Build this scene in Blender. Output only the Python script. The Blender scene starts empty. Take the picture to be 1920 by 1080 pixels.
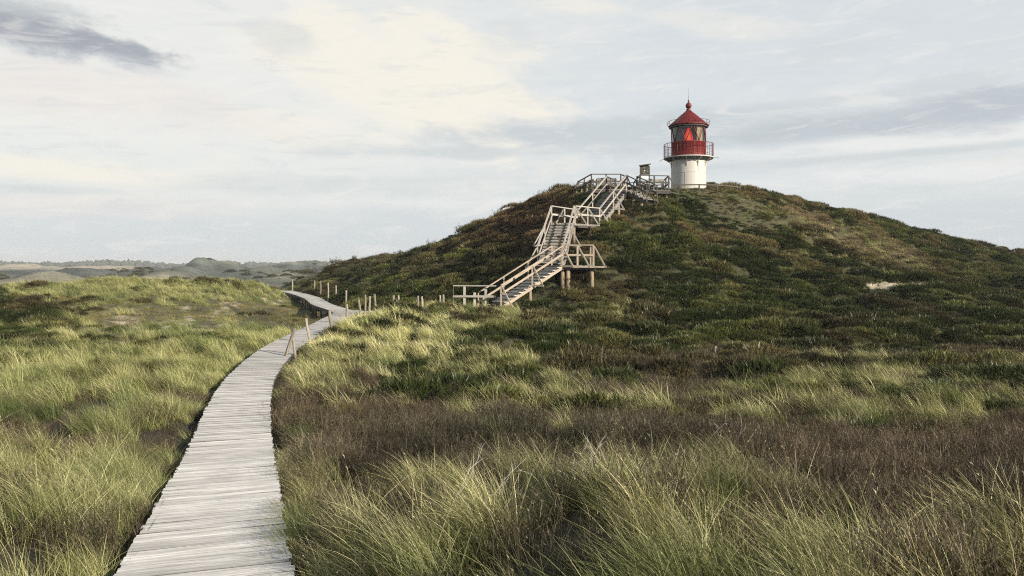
import bpy, math, random
import numpy as np
from mathutils import Vector, Matrix

random.seed(7)
rng = np.random.default_rng(7)
R = math.radians
scene = bpy.context.scene
COL = scene.collection

# ------------------------------------------------------------------ camera
LENS = 28.0
F = LENS / 36.0 * 1920.0          # focal length in photo pixels
HOR = 495.0                       # row of the horizon in the photo
cam_d = bpy.data.cameras.new('camera')
cam_d.lens = LENS
cam_d.sensor_width = 36.0
cam_d.shift_y = -(540.0 - HOR) / 1920.0
cam_d.clip_start = 0.05
cam_d.clip_end = 12000.0
cam = bpy.data.objects.new('camera', cam_d)
cam.location = (0, 0, 0)
cam.rotation_euler = (R(90), 0, 0)
COL.objects.link(cam)
scene.camera = cam

# ------------------------------------------------------------------ light
SUN_EL, SUN_AZ = 21.0, 130.0      # azimuth clockwise from +Y (view direction): right and slightly behind the camera
sun_d = bpy.data.lights.new('sun', 'SUN')
sun_d.energy = 4.9
sun_d.angle = R(0.6)
sun_d.color = (1.0, 0.87, 0.70)
sun = bpy.data.objects.new('sun', sun_d)
sv = Vector((math.sin(R(SUN_AZ)) * math.cos(R(SUN_EL)), math.cos(R(SUN_AZ)) * math.cos(R(SUN_EL)), math.sin(R(SUN_EL))))
sun.rotation_euler = sv.to_track_quat('Z', 'Y').to_euler()
sun.location = (30, -30, 40)
COL.objects.link(sun)

scene.view_settings.view_transform = 'Standard'
scene.view_settings.look = 'None'
scene.view_settings.exposure = 0.50
scene.view_settings.gamma = 1.0
scene.render.engine = 'CYCLES'
scene.cycles.max_bounces = 6
scene.cycles.transparent_max_bounces = 12
scene.cycles.volume_bounces = 0
scene.cycles.use_denoising = False
scene.cycles.filter_width = 1.15
scene.cycles.use_adaptive_sampling = False


# ------------------------------------------------------------------ node helper
class NT:
    def __init__(s, tree):
        s.t = tree
        s.n = tree.nodes
        s.l = tree.links

    def node(s, kind, **kw):
        nd = s.n.new(kind)
        for k, v in kw.items():
            setattr(nd, k, v)
        return nd

    def put(s, sock, v):
        if isinstance(v, (int, float)):
            sock.default_value = v
        elif isinstance(v, (tuple, list)):
            v = tuple(v)
            if sock.type == 'RGBA' and len(v) == 3:
                v = v + (1.0,)
            sock.default_value = v
        else:
            s.l.new(v, sock)

    def math(s, op, a, b=None, c=None, clamp=False):
        nd = s.node('ShaderNodeMath', operation=op, use_clamp=clamp)
        s.put(nd.inputs[0], a)
        if b is not None:
            s.put(nd.inputs[1], b)
        if c is not None:
            s.put(nd.inputs[2], c)
        return nd.outputs[0]

    def mix(s, f, a, b, blend='MIX'):
        nd = s.node('ShaderNodeMix', data_type='RGBA', blend_type=blend)
        s.put(nd.inputs[0], f)
        s.put(nd.inputs[6], a)
        s.put(nd.inputs[7], b)
        return nd.outputs[2]

    def noise(s, vec, scale, detail=4, rough=0.55, dist=0.0):
        nd = s.node('ShaderNodeTexNoise')
        if vec is not None:
            s.l.new(vec, nd.inputs['Vector'])
        nd.inputs['Scale'].default_value = scale
        nd.inputs['Detail'].default_value = detail
        nd.inputs['Roughness'].default_value = rough
        nd.inputs['Distortion'].default_value = dist
        return nd.outputs['Fac']

    def ramp(s, f, stops, interp='LINEAR'):
        nd = s.node('ShaderNodeValToRGB')
        cr = nd.color_ramp
        cr.interpolation = interp
        while len(cr.elements) < len(stops):
            cr.elements.new(0.5)
        for e, (p, c) in zip(cr.elements, stops):
            e.position = p
            e.color = (c[0], c[1], c[2], 1) if not isinstance(c, (int, float)) else (c, c, c, 1)
        s.put(nd.inputs[0], f)
        return nd.outputs[0]

    def rng(s, v, a, b, c=0.0, d=1.0, smooth=True):
        nd = s.node('ShaderNodeMapRange', interpolation_type='SMOOTHSTEP' if smooth else 'LINEAR')
        s.put(nd.inputs[0], v)
        for i, q in enumerate((a, b, c, d)):
            nd.inputs[i + 1].default_value = q
        return nd.outputs[0]

    def comb(s, x, y, z):
        nd = s.node('ShaderNodeCombineXYZ')
        s.put(nd.inputs[0], x); s.put(nd.inputs[1], y); s.put(nd.inputs[2], z)
        return nd.outputs[0]


# ------------------------------------------------------------------ sky
world = bpy.data.worlds.new('World')
scene.world = world
world.use_nodes = True
W = NT(world.node_tree)
W.n.clear()
tc = W.node('ShaderNodeTexCoord')
sep = W.node('ShaderNodeSeparateXYZ')
W.l.new(tc.outputs['Generated'], sep.inputs[0])
dx, dy, dz = sep.outputs
az = W.math('ARCTAN2', dx, dy)                 # bearing, 0 = straight ahead, + = right
el = W.math('ARCSINE', dz)
azd = W.math('MULTIPLY', az, 180 / math.pi)
eld = W.math('MULTIPLY', el, 180 / math.pi)
# stretched cloud noises
warp = W.noise(W.comb(W.math('MULTIPLY', azd, 0.030), W.math('MULTIPLY', eld, 0.11), 3.0), 1.0, 5, 0.6)
warp_c = W.math('SUBTRACT', warp, 0.5)
fine = W.noise(W.comb(W.math('MULTIPLY', azd, 0.10), W.math('MULTIPLY', W.math('ADD', eld, W.math('MULTIPLY', azd, 0.12)), 0.42), 7.0), 1.0, 7, 0.62, 0.4)
fine_c = W.math('SUBTRACT', fine, 0.5)
puff = W.noise(W.comb(W.math('MULTIPLY', azd, 0.16), W.math('MULTIPLY', W.math('ADD', eld, W.math('MULTIPLY', azd, 0.25)), 0.36), 1.0), 1.0, 6, 0.6)
puff_c = W.math('SUBTRACT', puff, 0.5)


puff2 = W.noise(W.comb(W.math('MULTIPLY', azd, 0.42), W.math('MULTIPLY', W.math('ADD', eld, W.math('MULTIPLY', azd, 0.12)), 0.85), 9.0), 1.0, 7, 0.62, 0.3)
puff2_c = W.math('SUBTRACT', puff2, 0.5)


def deg(px, py):
    x, z = (px - 960) / F, (HOR - py) / F
    return math.degrees(math.atan(x)), math.degrees(math.atan(z / math.sqrt(1 + x * x)))


def cloud(px, py, rx, ry, tilt=0.0, nz=fine_c, amt=2.0, lo=1.15, hi=0.35):
    """soft mask of one cloud: an ellipse on the celestial sphere with a ragged edge (radii in photo pixels -> degrees)"""
    a0, e0 = deg(px, py)
    k = math.degrees(1.0 / F)
    ra, re = rx * k, ry * k
    u = W.math('SUBTRACT', azd, a0)
    v = W.math('SUBTRACT', eld, e0)
    v = W.math('SUBTRACT', v, W.math('MULTIPLY', u, tilt))
    u = W.math('DIVIDE', u, ra)
    v = W.math('DIVIDE', v, re)
    d = W.math('SQRT', W.math('ADD', W.math('MULTIPLY', u, u), W.math('MULTIPLY', v, v)))
    d = W.math('ADD', d, W.math('MULTIPLY', nz, amt))
    return W.rng(d, hi, lo, 1.0, 0.0)


def band(py0, py1, soft, px0, px1, softx, tilt=0.0, nz=fine_c, amt=1.2):
    """horizontal cloud deck between two elevations"""
    k = math.degrees(1.0 / F)
    _, e0 = deg(960, py0)
    _, e1 = deg(960, py1)
    v = W.math('ADD', eld, W.math('MULTIPLY', azd, -tilt))
    v = W.math('ADD', v, W.math('MULTIPLY', nz, amt * 4))
    top = W.rng(v, e0 - soft * k, e0 + soft * k, 1.0, 0.0)
    bot = W.rng(v, e1 - soft * k, e1 + soft * k, 0.0, 1.0)
    a0, _ = deg(px0, HOR)
    a1, _ = deg(px1, HOR)
    u = W.math('ADD', azd, W.math('MULTIPLY', nz, 14.0))
    lft = W.rng(u, a0 - softx * k, a0 + softx * k, 0.0, 1.0)
    rgt = W.rng(u, a1 - softx * k, a1 + softx * k, 1.0, 0.0)
    return W.math('MULTIPLY', W.math('MULTIPLY', top, bot), W.math('MULTIPLY', lft, rgt))


def lin(r, g, b):
    f = lambda c: (c / 255 / 12.92) if c / 255 <= 0.04045 else ((c / 255 + 0.055) / 1.055) ** 2.4
    return (f(r), f(g), f(b))


sky = W.node('ShaderNodeTexSky', sky_type='NISHITA')
sky.sun_disc = False
sky.sun_elevation = R(SUN_EL)
sky.sun_rotation = R(SUN_AZ)
sky.air_density = 1.0
sky.dust_density = 2.0
nish = W.mix(1.0, sky.outputs[0], (0.10, 0.10, 0.10), 'MULTIPLY')
# high veil of cloud over the blue: pale, slightly bluer on the right and towards the top
veil = W.mix(W.rng(azd, -20.0, 14.0), lin(241, 241, 236), lin(222, 228, 231))
veil = W.mix(W.rng(eld, 0.0, 9.0, 0.75, 0.0), veil, lin(216, 223, 224))
veil = W.mix(W.rng(eld, 19.0, 42.0), veil, lin(92, 109, 133))  # unseen sky overhead dimmed to cut the ambient light
veil = W.mix(W.math('MULTIPLY', W.rng(W.math('ABSOLUTE', azd), 50.0, 110.0), 0.6), veil, lin(120, 135, 151))  # unseen sky to the sides and behind dimmed for deeper shade
c = W.mix(0.90, nish, veil)
warm = lin(247, 241, 228)
pink = lin(236, 229, 224)
grey = lin(196, 204, 208)
greyd = lin(163, 168, 178)
c = W.mix(W.math('MULTIPLY', W.rng(warp, 0.42, 0.7), 0.5), c, lin(232, 233, 230))
for (px, py, rx, ry, t, a, cc, nz, am) in [
        (760, 140, 340, 140, -0.30, 0.8, warm, puff_c, 2.4),
        (900, 190, 170, 110, -0.3, 0.6, warm, puff_c, 2.2),
        (620, 230, 200, 50, 0.0, 0.5, warm, fine_c, 2.4),
        (150, 175, 330, 60, -0.04, 0.65, pink, fine_c, 2.4),
        (100, 320, 260, 24, -0.04, 0.7, warm, fine_c, 2.4),
        (160, 385, 330, 26, 0.0, 0.55, pink, fine_c, 2.2),
        (1340, 45, 170, 24, -0.18, 0.35, warm, fine_c, 2.2),
        (1100, 10, 120, 22, -0.1, 0.5, warm, fine_c, 2.2),
        (1750, 262, 420, 22, 0.03, 0.75, lin(236, 236, 235), fine_c, 1.8),
        (1760, 325, 380, 20, 0.0, 0.7, lin(236, 236, 236), fine_c, 1.8),
        (900, 382, 560, 14, 0.01, 0.6, lin(232, 233, 232), fine_c, 1.8),
        (1150, 250, 200, 14, 0.02, 0.5, lin(230, 232, 232), fine_c, 1.8)]:
    c = W.mix(W.math('MULTIPLY', cloud(px, py, rx, ry, t, nz, am), a), c, cc)
for (px, py, rx, ry, t, a, cc, nz, am) in [
        (45, 30, 150, 36, -0.10, 0.65, lin(172, 179, 185), puff2_c, 1.9),
        (60, 62, 190, 34, -0.08, 0.85, greyd, puff2_c, 1.7),
        (200, 86, 130, 22, -0.12, 0.80, greyd, puff2_c, 1.9),
        (250, 120, 80, 14, -0.2, 0.4, grey, puff2_c, 2.2),
        (515, 62, 75, 34, -0.25, 0.35, grey, puff_c, 2.6),
        (950, 60, 60, 40, 0.2, 0.2, grey, puff_c, 2.4),
        (1560, 95, 90, 24, 0.0, 0.3, lin(206, 212, 213), puff_c, 2.4),
        (1180, 245, 480, 36, 0.04, 0.95, lin(200, 208, 213), fine_c, 2.1),
        (900, 285, 330, 16, 0.03, 0.85, lin(208, 214, 216), fine_c, 2.1),
        (1620, 228, 460, 30, 0.07, 0.95, lin(194, 202, 208), fine_c, 2.1),
        (1890, 200, 230, 38, 0.06, 0.85, lin(190, 197, 205), fine_c, 2.1),
        (1500, 195, 300, 14, 0.04, 0.5, lin(204, 210, 213), fine_c, 1.8),
        (1800, 150, 110, 14, 0.05, 0.4, lin(204, 209, 212), puff_c, 2.0),
        (1650, 292, 400, 10, 0.03, 0.6, lin(203, 210, 213), fine_c, 2.1),
        (700, 345, 420, 20, 0.03, 0.55, lin(214, 219, 219), fine_c, 2.1),
        (90, 355, 140, 9, 0.0, 0.5, lin(208, 215, 215), fine_c, 1.8),
        (1300, 440, 2400, 55, 0.0, 0.6, lin(208, 215, 220), fine_c, 1.2)]:
    c = W.mix(W.math('MULTIPLY', cloud(px, py, rx, ry, t, nz, am), a), c, cc)
wisp = W.noise(W.comb(W.math('MULTIPLY', azd, 0.22), W.math('MULTIPLY', W.math('ADD', eld, W.math('MULTIPLY', azd, -0.05)), 1.1), 4.0), 1.0, 9, 0.68, 0.8)
c = W.mix(W.math('MULTIPLY', W.rng(wisp, 0.50, 0.70), 0.42), c, lin(243, 240, 234))
c = W.mix(W.math('MULTIPLY', W.rng(wisp, 0.50, 0.30), 0.40), c, lin(206, 214, 217))
c = W.mix(W.rng(eld, -0.5, -4.0), c, (0.10, 0.10, 0.08))
bg = W.node('ShaderNodeBackground')
W.l.new(c, bg.inputs[0])
bg.inputs[1].default_value = 0.725
wo = W.node('ShaderNodeOutputWorld')
W.l.new(bg.outputs[0], wo.inputs[0])


# ------------------------------------------------------------------ numeric helpers
def P(px, py, Z):
    """photo pixel + distance along the view axis -> world point"""
    return Vector(((px - 960) / F * Z, Z, (HOR - py) / F * Z))


def hash2(ix, iy, seed):
    h = (ix.astype(np.int64) * 374761393 + iy.astype(np.int64) * 668265263 + seed * 1442695041) & 0xFFFFFFFF
    h = ((h ^ (h >> 13)) * 1274126177) & 0xFFFFFFFF
    h = h ^ (h >> 16)
    return (h & 0xFFFFFF) / float(0xFFFFFF)


def vnoise(x, y, seed=0):
    ix, iy = np.floor(x), np.floor(y)
    fx, fy = x - ix, y - iy
    fx = fx * fx * fx * (fx * (fx * 6 - 15) + 10)
    fy = fy * fy * fy * (fy * (fy * 6 - 15) + 10)
    a = hash2(ix, iy, seed); b = hash2(ix + 1, iy, seed)
    c_ = hash2(ix, iy + 1, seed); d = hash2(ix + 1, iy + 1, seed)
    return (a + (b - a) * fx) + ((c_ + (d - c_) * fx) - (a + (b - a) * fx)) * fy


def fbm(x, y, octv=4, seed=0, gain=0.5):
    s = 0; a = 1; t = 0
    for i in range(octv):
        s = s + a * (vnoise(x, y, seed + i * 17) * 2 - 1)
        t += a
        x, y = x * 2.03 + 11.3, y * 2.03 - 7.1
        a *= gain
    return s / t


def sst(v, a, b):
    t = np.clip((v - a) / (b - a), 0, 1)
    return t * t * (3 - 2 * t)


# ------------------------------------------------------------------ boardwalk centre lines (x, y, z of deck top)
MAIN = [(-0.2, -1.5, -1.72), (-0.62, 1.0, -1.86), (-1.34, 3.0, -2.08), (-2.38, 6.14, -2.41), (-2.73, 7.2, -2.51), (-3.21, 8.7, -2.63),
        (-4.0, 11.15, -2.85), (-4.88, 13.9, -3.03), (-6.14, 18.0, -3.10), (-7.35, 22.6, -3.14), (-8.25, 28.0, -3.03),
        (-8.72, 33.0, -2.98), (-9.12, 39.0, -2.92), (-9.45, 45.0, -2.78), (-9.62, 47.2, -2.74)]
FARW = [(-9.3, 44.9, -2.77), (-10.6, 48.3, -2.74), (-12.9, 54.0, -2.72), (-15.8, 63.0, -2.70), (-19.2, 71.5, -2.66), (-22.5, 79.0, -2.65)]
BRAN = [(-8.9, 45.9, -2.76), (-6.5, 45.6, -2.74), (-4.2, 44.4, -2.55), (-2.2, 43.0, -2.25), (-1.0, 41.9, -2.12)]


def catmull(pts, step):
    pts = [Vector(p) for p in pts]
    pts = [pts[0] * 2 - pts[1]] + pts + [pts[-1] * 2 - pts[-2]]
    dense = []
    for i in range(1, len(pts) - 2):
        p0, p1, p2, p3 = pts[i - 1:i + 3]
        n = max(8, int((p2 - p1).length / 0.05))
        for k in range(n):
            t = k / n
            dense.append(0.5 * ((2 * p1) + (p2 - p0) * t + (2 * p0 - 5 * p1 + 4 * p2 - p3) * t * t + (-p0 + 3 * p1 - 3 * p2 + p3) * t ** 3))
    dense.append(pts[-2])
    out = [dense[0]]; acc = 0
    for a, b in zip(dense, dense[1:]):
        acc += (b - a).length
        if acc >= step:
            out.append(b); acc -= step
    return out


WALK_W = 1.32
walk_lines = [catmull(MAIN, 0.4), catmull(FARW, 0.4), catmull(BRAN, 0.4)]
WP = np.array([[p.x, p.y, p.z] for l in walk_lines for p in l])


def walk_dist(x, y):
    """distance to the nearest boardwalk centre line and the deck height there"""
    x = np.asarray(x, float); y = np.asarray(y, float)
    best = np.full(x.shape, 1e9); bz = np.zeros(x.shape)
    near = (y < 84) & (np.abs(x) < 40)
    xi, yi = x[near], y[near]
    if xi.size:
        bb = np.full(xi.shape, 1e9); zz = np.zeros(xi.shape)
        for s in range(0, xi.size, 20000):
            d = (xi[s:s + 20000, None] - WP[None, :, 0]) ** 2 + (yi[s:s + 20000, None] - WP[None, :, 1]) ** 2
            k = d.argmin(1)
            bb[s:s + 20000] = np.sqrt(d[np.arange(len(k)), k]); zz[s:s + 20000] = WP[k, 2]
        best[near] = bb; bz[near] = zz
    return best, bz


_mx = np.array([p.x for p in walk_lines[0]]); _my = np.array([p.y for p in walk_lines[0]])


def left_side(x, y):
    xl = np.interp(y, _my, _mx)
    fx = np.interp(y, [p[1] for p in FARW], [p[0] for p in FARW])
    return np.where(y < 46, x < xl, x < fx)


# ------------------------------------------------------------------ terrain
CP = [  # (px, py, Z) of bare ground read off the photo
    (700, 1080, 6.3), (960, 1080, 6.0), (1300, 1080, 5.8), (1600, 1080, 5.6), (1900, 1080, 5.3),
    (620, 980, 8.2), (800, 950, 9.2), (1100, 950, 9.2), (1400, 950, 9.0), (1850, 960, 8.4),
    (600, 880, 11.6), (900, 860, 13.0), (1300, 850, 13.8), (1600, 870, 12.6), (1880, 880, 11.8),
    (580, 800, 15.8), (700, 790, 17.2), (1000, 790, 18.0), (1300, 775, 19.5), (1600, 780, 19.0), (1900, 790, 17.8),
    (560, 745, 20.0), (640, 735, 22.5), (850, 730, 24.2), (1100, 720, 25.5), (1350, 715, 26.2), (1600, 710, 26.6), (1880, 720, 25.6),
    (540, 712, 22.8), (640, 650, 29.0), (760, 662, 30.0), (900, 675, 29.5), (1100, 670, 30.5), (1350, 672, 31.5), (1600, 660, 33.5), (1880, 660, 34.0),
    (600, 650, 28.2), (656, 617, 34.0), (760, 612, 35.5), (900, 630, 34.5), (1080, 620, 36.5), (1300, 620, 37.5), (1550, 615, 39.0), (1850, 610, 42.0),
    (700, 604, 39.4), (800, 598, 41.0), (900, 586, 40.0), (1000, 580, 41.0), (1120, 570, 42.5), (1300, 560, 43.8), (1550, 560, 46.5), (1850, 565, 52.0),
    (960, 572, 42.0), (1040, 538, 43.4), (1062, 530, 43.8), (1110, 516, 44.6), (1180, 500, 46.5), (1300, 500, 48.5), (1500, 510, 53.0), (1700, 525, 58.0), (1880, 520, 66.0),
    (1110, 470, 48.0), (1200, 440, 51.5), (1300, 440, 55.0), (1450, 440, 59.0), (1600, 460, 64.0), (1750, 480, 72.0), (1900, 495, 84.0),
    (1140, 436, 50.0), (1165, 405, 52.5), (1195, 390, 54.0), (1215, 381, 53.4), (1230, 379, 57.0), (1252, 372, 58.5), (1300, 385, 58.5), (1400, 390, 62.0), (1500, 405, 67.0),
    (1290, 356, 62.5), (1330, 356, 62.8), (1250, 360, 61.5), (1360, 357, 64.5), (1300, 356, 66.5), (1250, 359, 66), (1400, 359, 67.0), (1500, 383, 74.0), (1600, 406, 78.0), (1700, 432, 84.0), (1800, 456, 90.0), (1900, 479, 95.0),
    (1070, 370, 62.0), (1150, 380, 57.0), (1110, 378, 56.5), (1180, 366, 60.0), (1230, 360, 63.0),
    (1000, 386, 67.0), (930, 417, 69.0), (860, 451, 73.0), (790, 478, 78.0), (720, 494, 84.0), (650, 505, 92.0), (600, 512, 99.0), (570, 522, 106.0),
    (1010, 430, 57.0), (1000, 490, 49.0), (940, 520, 47.5), (930, 470, 57.0), (860, 500, 59.0), (850, 545, 49.0), (790, 560, 49.0), (760, 510, 67.0),
    (730, 553, 55.0), (690, 545, 63.0), (660, 530, 72.0), (620, 540, 74.0), (720, 580, 48.5), (640, 562, 60.0), (590, 552, 74.0), (560, 546, 82.0),
    # left of the walk
    (60, 1080, 6.5), (180, 1060, 6.9), (100, 950, 9.2), (250, 930, 9.4), (60, 830, 14.0), (250, 830, 13.8), (330, 800, 15.4),
    (60, 740, 20.5), (220, 740, 20.5), (370, 735, 20.5), (60, 690, 26.5), (240, 690, 26.5), (390, 690, 26.0),
    (60, 630, 36.0), (250, 632, 36.5), (420, 645, 33.5), (60, 580, 46.0), (260, 585, 46.5), (430, 600, 44.5), (500, 605, 43.5), (560, 600, 46.5), (530, 575, 56.0),
    (0, 558, 54.0), (120, 545, 57.0), (200, 532, 60.0), (300, 534, 61.0), (400, 544, 62.0), (470, 537, 66.0), (530, 552, 70.0), (-200, 556, 54.0), (-200, 640, 34.0), (-300, 800, 16.0),
    (-350, 1080, 6.0), (2250, 1080, 5.0), (2300, 850, 13.0), (2300, 700, 27.0), (2250, 600, 45.0), (2200, 540, 75.0), (2250, 505, 100.0),
]
pts = [tuple(P(*c_)) for c_ in CP]
for x, y, z in [(-3, -1, -2.1), (3, -1, -1.95), (0, -8, -2.0), (9, -6, -2.2), (-9, -6, -2.6), (-5, 3, -2.5), (1.2, 3, -2.1), (5, 3, -1.9), (-0.6, 1, -2.15),
                (15, 72, 5.6), (15, 84, 3.6), (15, 105, -2.0), (15, 130, -5.2), (45, 105, -1.5), (45, 130, -5), (80, 110, -4), (70, 70, -1.8), (80, 40, -4),
                (-5, 90, 0.0), (-5, 110, -4.0), (-5, 130, -5.4), (-25, 125, -5.4), (-30, 100, -4.6), (-45, 85, -4.8), (-45, 110, -5.4), (-30, 78, -3.9), (-60, 60, -3.8),
                (-22, 88, -3.8), (0, 78, 3.2), (6, 72, 5.2), (-40, 130, -5.4), (60, 140, -5.4), (-90, 110, -5.4), (100, 140, -5.4)]:
    pts.append((x, y, z))
for i, p in enumerate(walk_lines[0][4::8]):
    pts.append((p.x, p.y, p.z - 0.42))
for p in walk_lines[1][8::10]:
    pts.append((p.x, p.y, p.z - 0.85))
for p in walk_lines[2][6::6]:
    pts.append((p.x, p.y, p.z - 0.3))
pts = np.array(pts)
_sc = 20.0


def _kern(r2):
    return 0.5 * r2 * np.log(r2 + 1e-12)


_xy = pts[:, :2] / _sc
_n = len(_xy)
_d2 = ((_xy[:, None] - _xy[None]) ** 2).sum(2)
_A = np.zeros((_n + 3, _n + 3))
_A[:_n, :_n] = _kern(_d2) + np.eye(_n) * 0.002
_A[:_n, _n] = 1; _A[:_n, _n + 1:] = _xy
_A[_n, :_n] = 1; _A[_n + 1:, :_n] = _xy.T
_w = np.linalg.solve(_A, np.concatenate([pts[:, 2], [0, 0, 0]]))


def tps(x, y):
    out = np.zeros(x.shape)
    q = np.stack([x.ravel(), y.ravel()], 1) / _sc
    o = out.ravel()
    for s in range(0, len(q), 20000):
        d = ((q[s:s + 20000, None] - _xy[None]) ** 2).sum(2)
        o[s:s + 20000] = _kern(d) @ _w[:_n] + _w[_n] + q[s:s + 20000] @ _w[_n + 1:]
    return o.reshape(x.shape)


PLAIN = -5.4
# far dunes: (px, py of the top, Z, half width px, depth half m, kind)   kind 0 green, 1 sand
DUNES = [(385, 485, 330, 30, 26, 0), (345, 500, 300, 40, 22, 0), (430, 491, 340, 34, 22, 0), (585, 485, 480, 42, 34, 0), (540, 496, 450, 45, 30, 0), (635, 497, 470, 40, 30, 0),
         (60, 496, 620, 90, 40, 1), (180, 498, 600, 60, 36, 1), (-60, 497, 640, 80, 40, 1), (270, 500, 520, 42, 30, 1), (235, 498, 640, 60, 30, 1), (300, 501, 420, 30, 22, 0),
         (160, 503, 330, 60, 24, 0), (30, 504, 300, 50, 20, 0), (330, 505, 215, 60, 16, 2), (255, 502, 260, 38, 16, 0), (450, 505, 230, 70, 16, 0), (540, 505, 200, 60, 14, 0),
         (80, 511, 170, 110, 10, 0), (210, 512, 160, 60, 9, 0), (600, 506, 260, 60, 16, 0), (500, 500, 300, 40, 18, 0), (-120, 505, 260, 100, 20, 0), (-300, 498, 500, 120, 40, 1),
         (1915, 484, 300, 60, 25, 0), (2080, 488, 320, 90, 30, 0), (2300, 490, 350, 120, 30, 0)]


def moundn(x, y):
    return fbm(x / 1.9 + 0.35 * fbm(x, y, 2, 5), y / 1.4, 3, 71)


def terrain(x, y, detail=True):
    x = np.asarray(x, float); y = np.asarray(y, float)
    shp = x.shape
    x = x.ravel(); y = y.ravel()
    # how far outside the modelled neighbourhood
    ex = np.maximum(np.abs(x - 8) - 62, 0); ey = np.maximum(y - 108, 0) + np.maximum(-4 - y, 0)
    out = np.sqrt(ex ** 2 + ey ** 2)
    w = 1 - sst(out, 0, 34)
    z = np.full(x.shape, PLAIN)
    m = w > 0
    z[m] = tps(x[m], y[m]) * w[m] + PLAIN * (1 - w[m])
    far = sst(y, 110, 150)
    f = np.zeros(x.shape)
    rough = fbm(x / 15, y / 15, 5, 5)
    for (px, py, Z, hw, dd, k) in DUNES:
        cx = (px - 960) / F * Z; top = (HOR - py) / F * Z - PLAIN
        sx = hw / F * Z
        g = np.exp(-(((x - cx) / sx) ** 2 + ((y - Z) / dd) ** 2)) * top * (0.88 + 0.40 * rough)
        f = np.maximum(f, g) + 0.25 * np.minimum(f, g)
    z = z + far * f + far * (0.5 * fbm(x / 30, y / 30, 4, 9) + 1.0 * np.abs(fbm(x / 16, y / 13, 3, 19)))
    if detail:
        dw, dzk = walk_dist(x, y)
        hum = fbm(x / 1.7, y / 1.7, 3, 21)
        big = fbm(x / 6.5, y / 6.5, 3, 33)
        r = np.sqrt(x * x + y * y)
        mound = np.abs(moundn(x, y)) * 2.0
        hill = sst(y, 22, 40) * (1 - sst(r, 130, 200))
        amp = 0.07 + 0.20 * hill
        calm = sst(dw, 0.7, 3.0) * (0.25 + 0.75 * sst(np.hypot(x - 12.5, y - 61.5), 5.0, 9.0))
        side = np.where(left_side(x, y), 0.35, 1.0)
        z = z + calm * (0.6 * amp * hum + (0.10 + 0.28 * hill + 0.14 * side) * big + (0.06 + 0.20 * side + 0.20 * hill) * side * (mound - 0.35))
        # never above the deck beside the walk
        rs = (~left_side(x, y)) & (y > 21) & (y < 43)
        lim = dzk - np.where(rs, 0.18, 0.28) + np.maximum(dw - 0.7, 0) * np.where(rs, 0.85, 0.55)
        z = np.where(dw < 4, np.minimum(z, lim), z)
    return z.reshape(shp)


def ground_z(x, y):
    return float(terrain(np.array([x]), np.array([y]))[0])


# ------------------------------------------------------------------ vegetation zones
def B(px, py, cx, cy, rx, ry):
    return np.exp(-(((px - cx) / rx) ** 2 + ((py - cy) / ry) ** 2))


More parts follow.
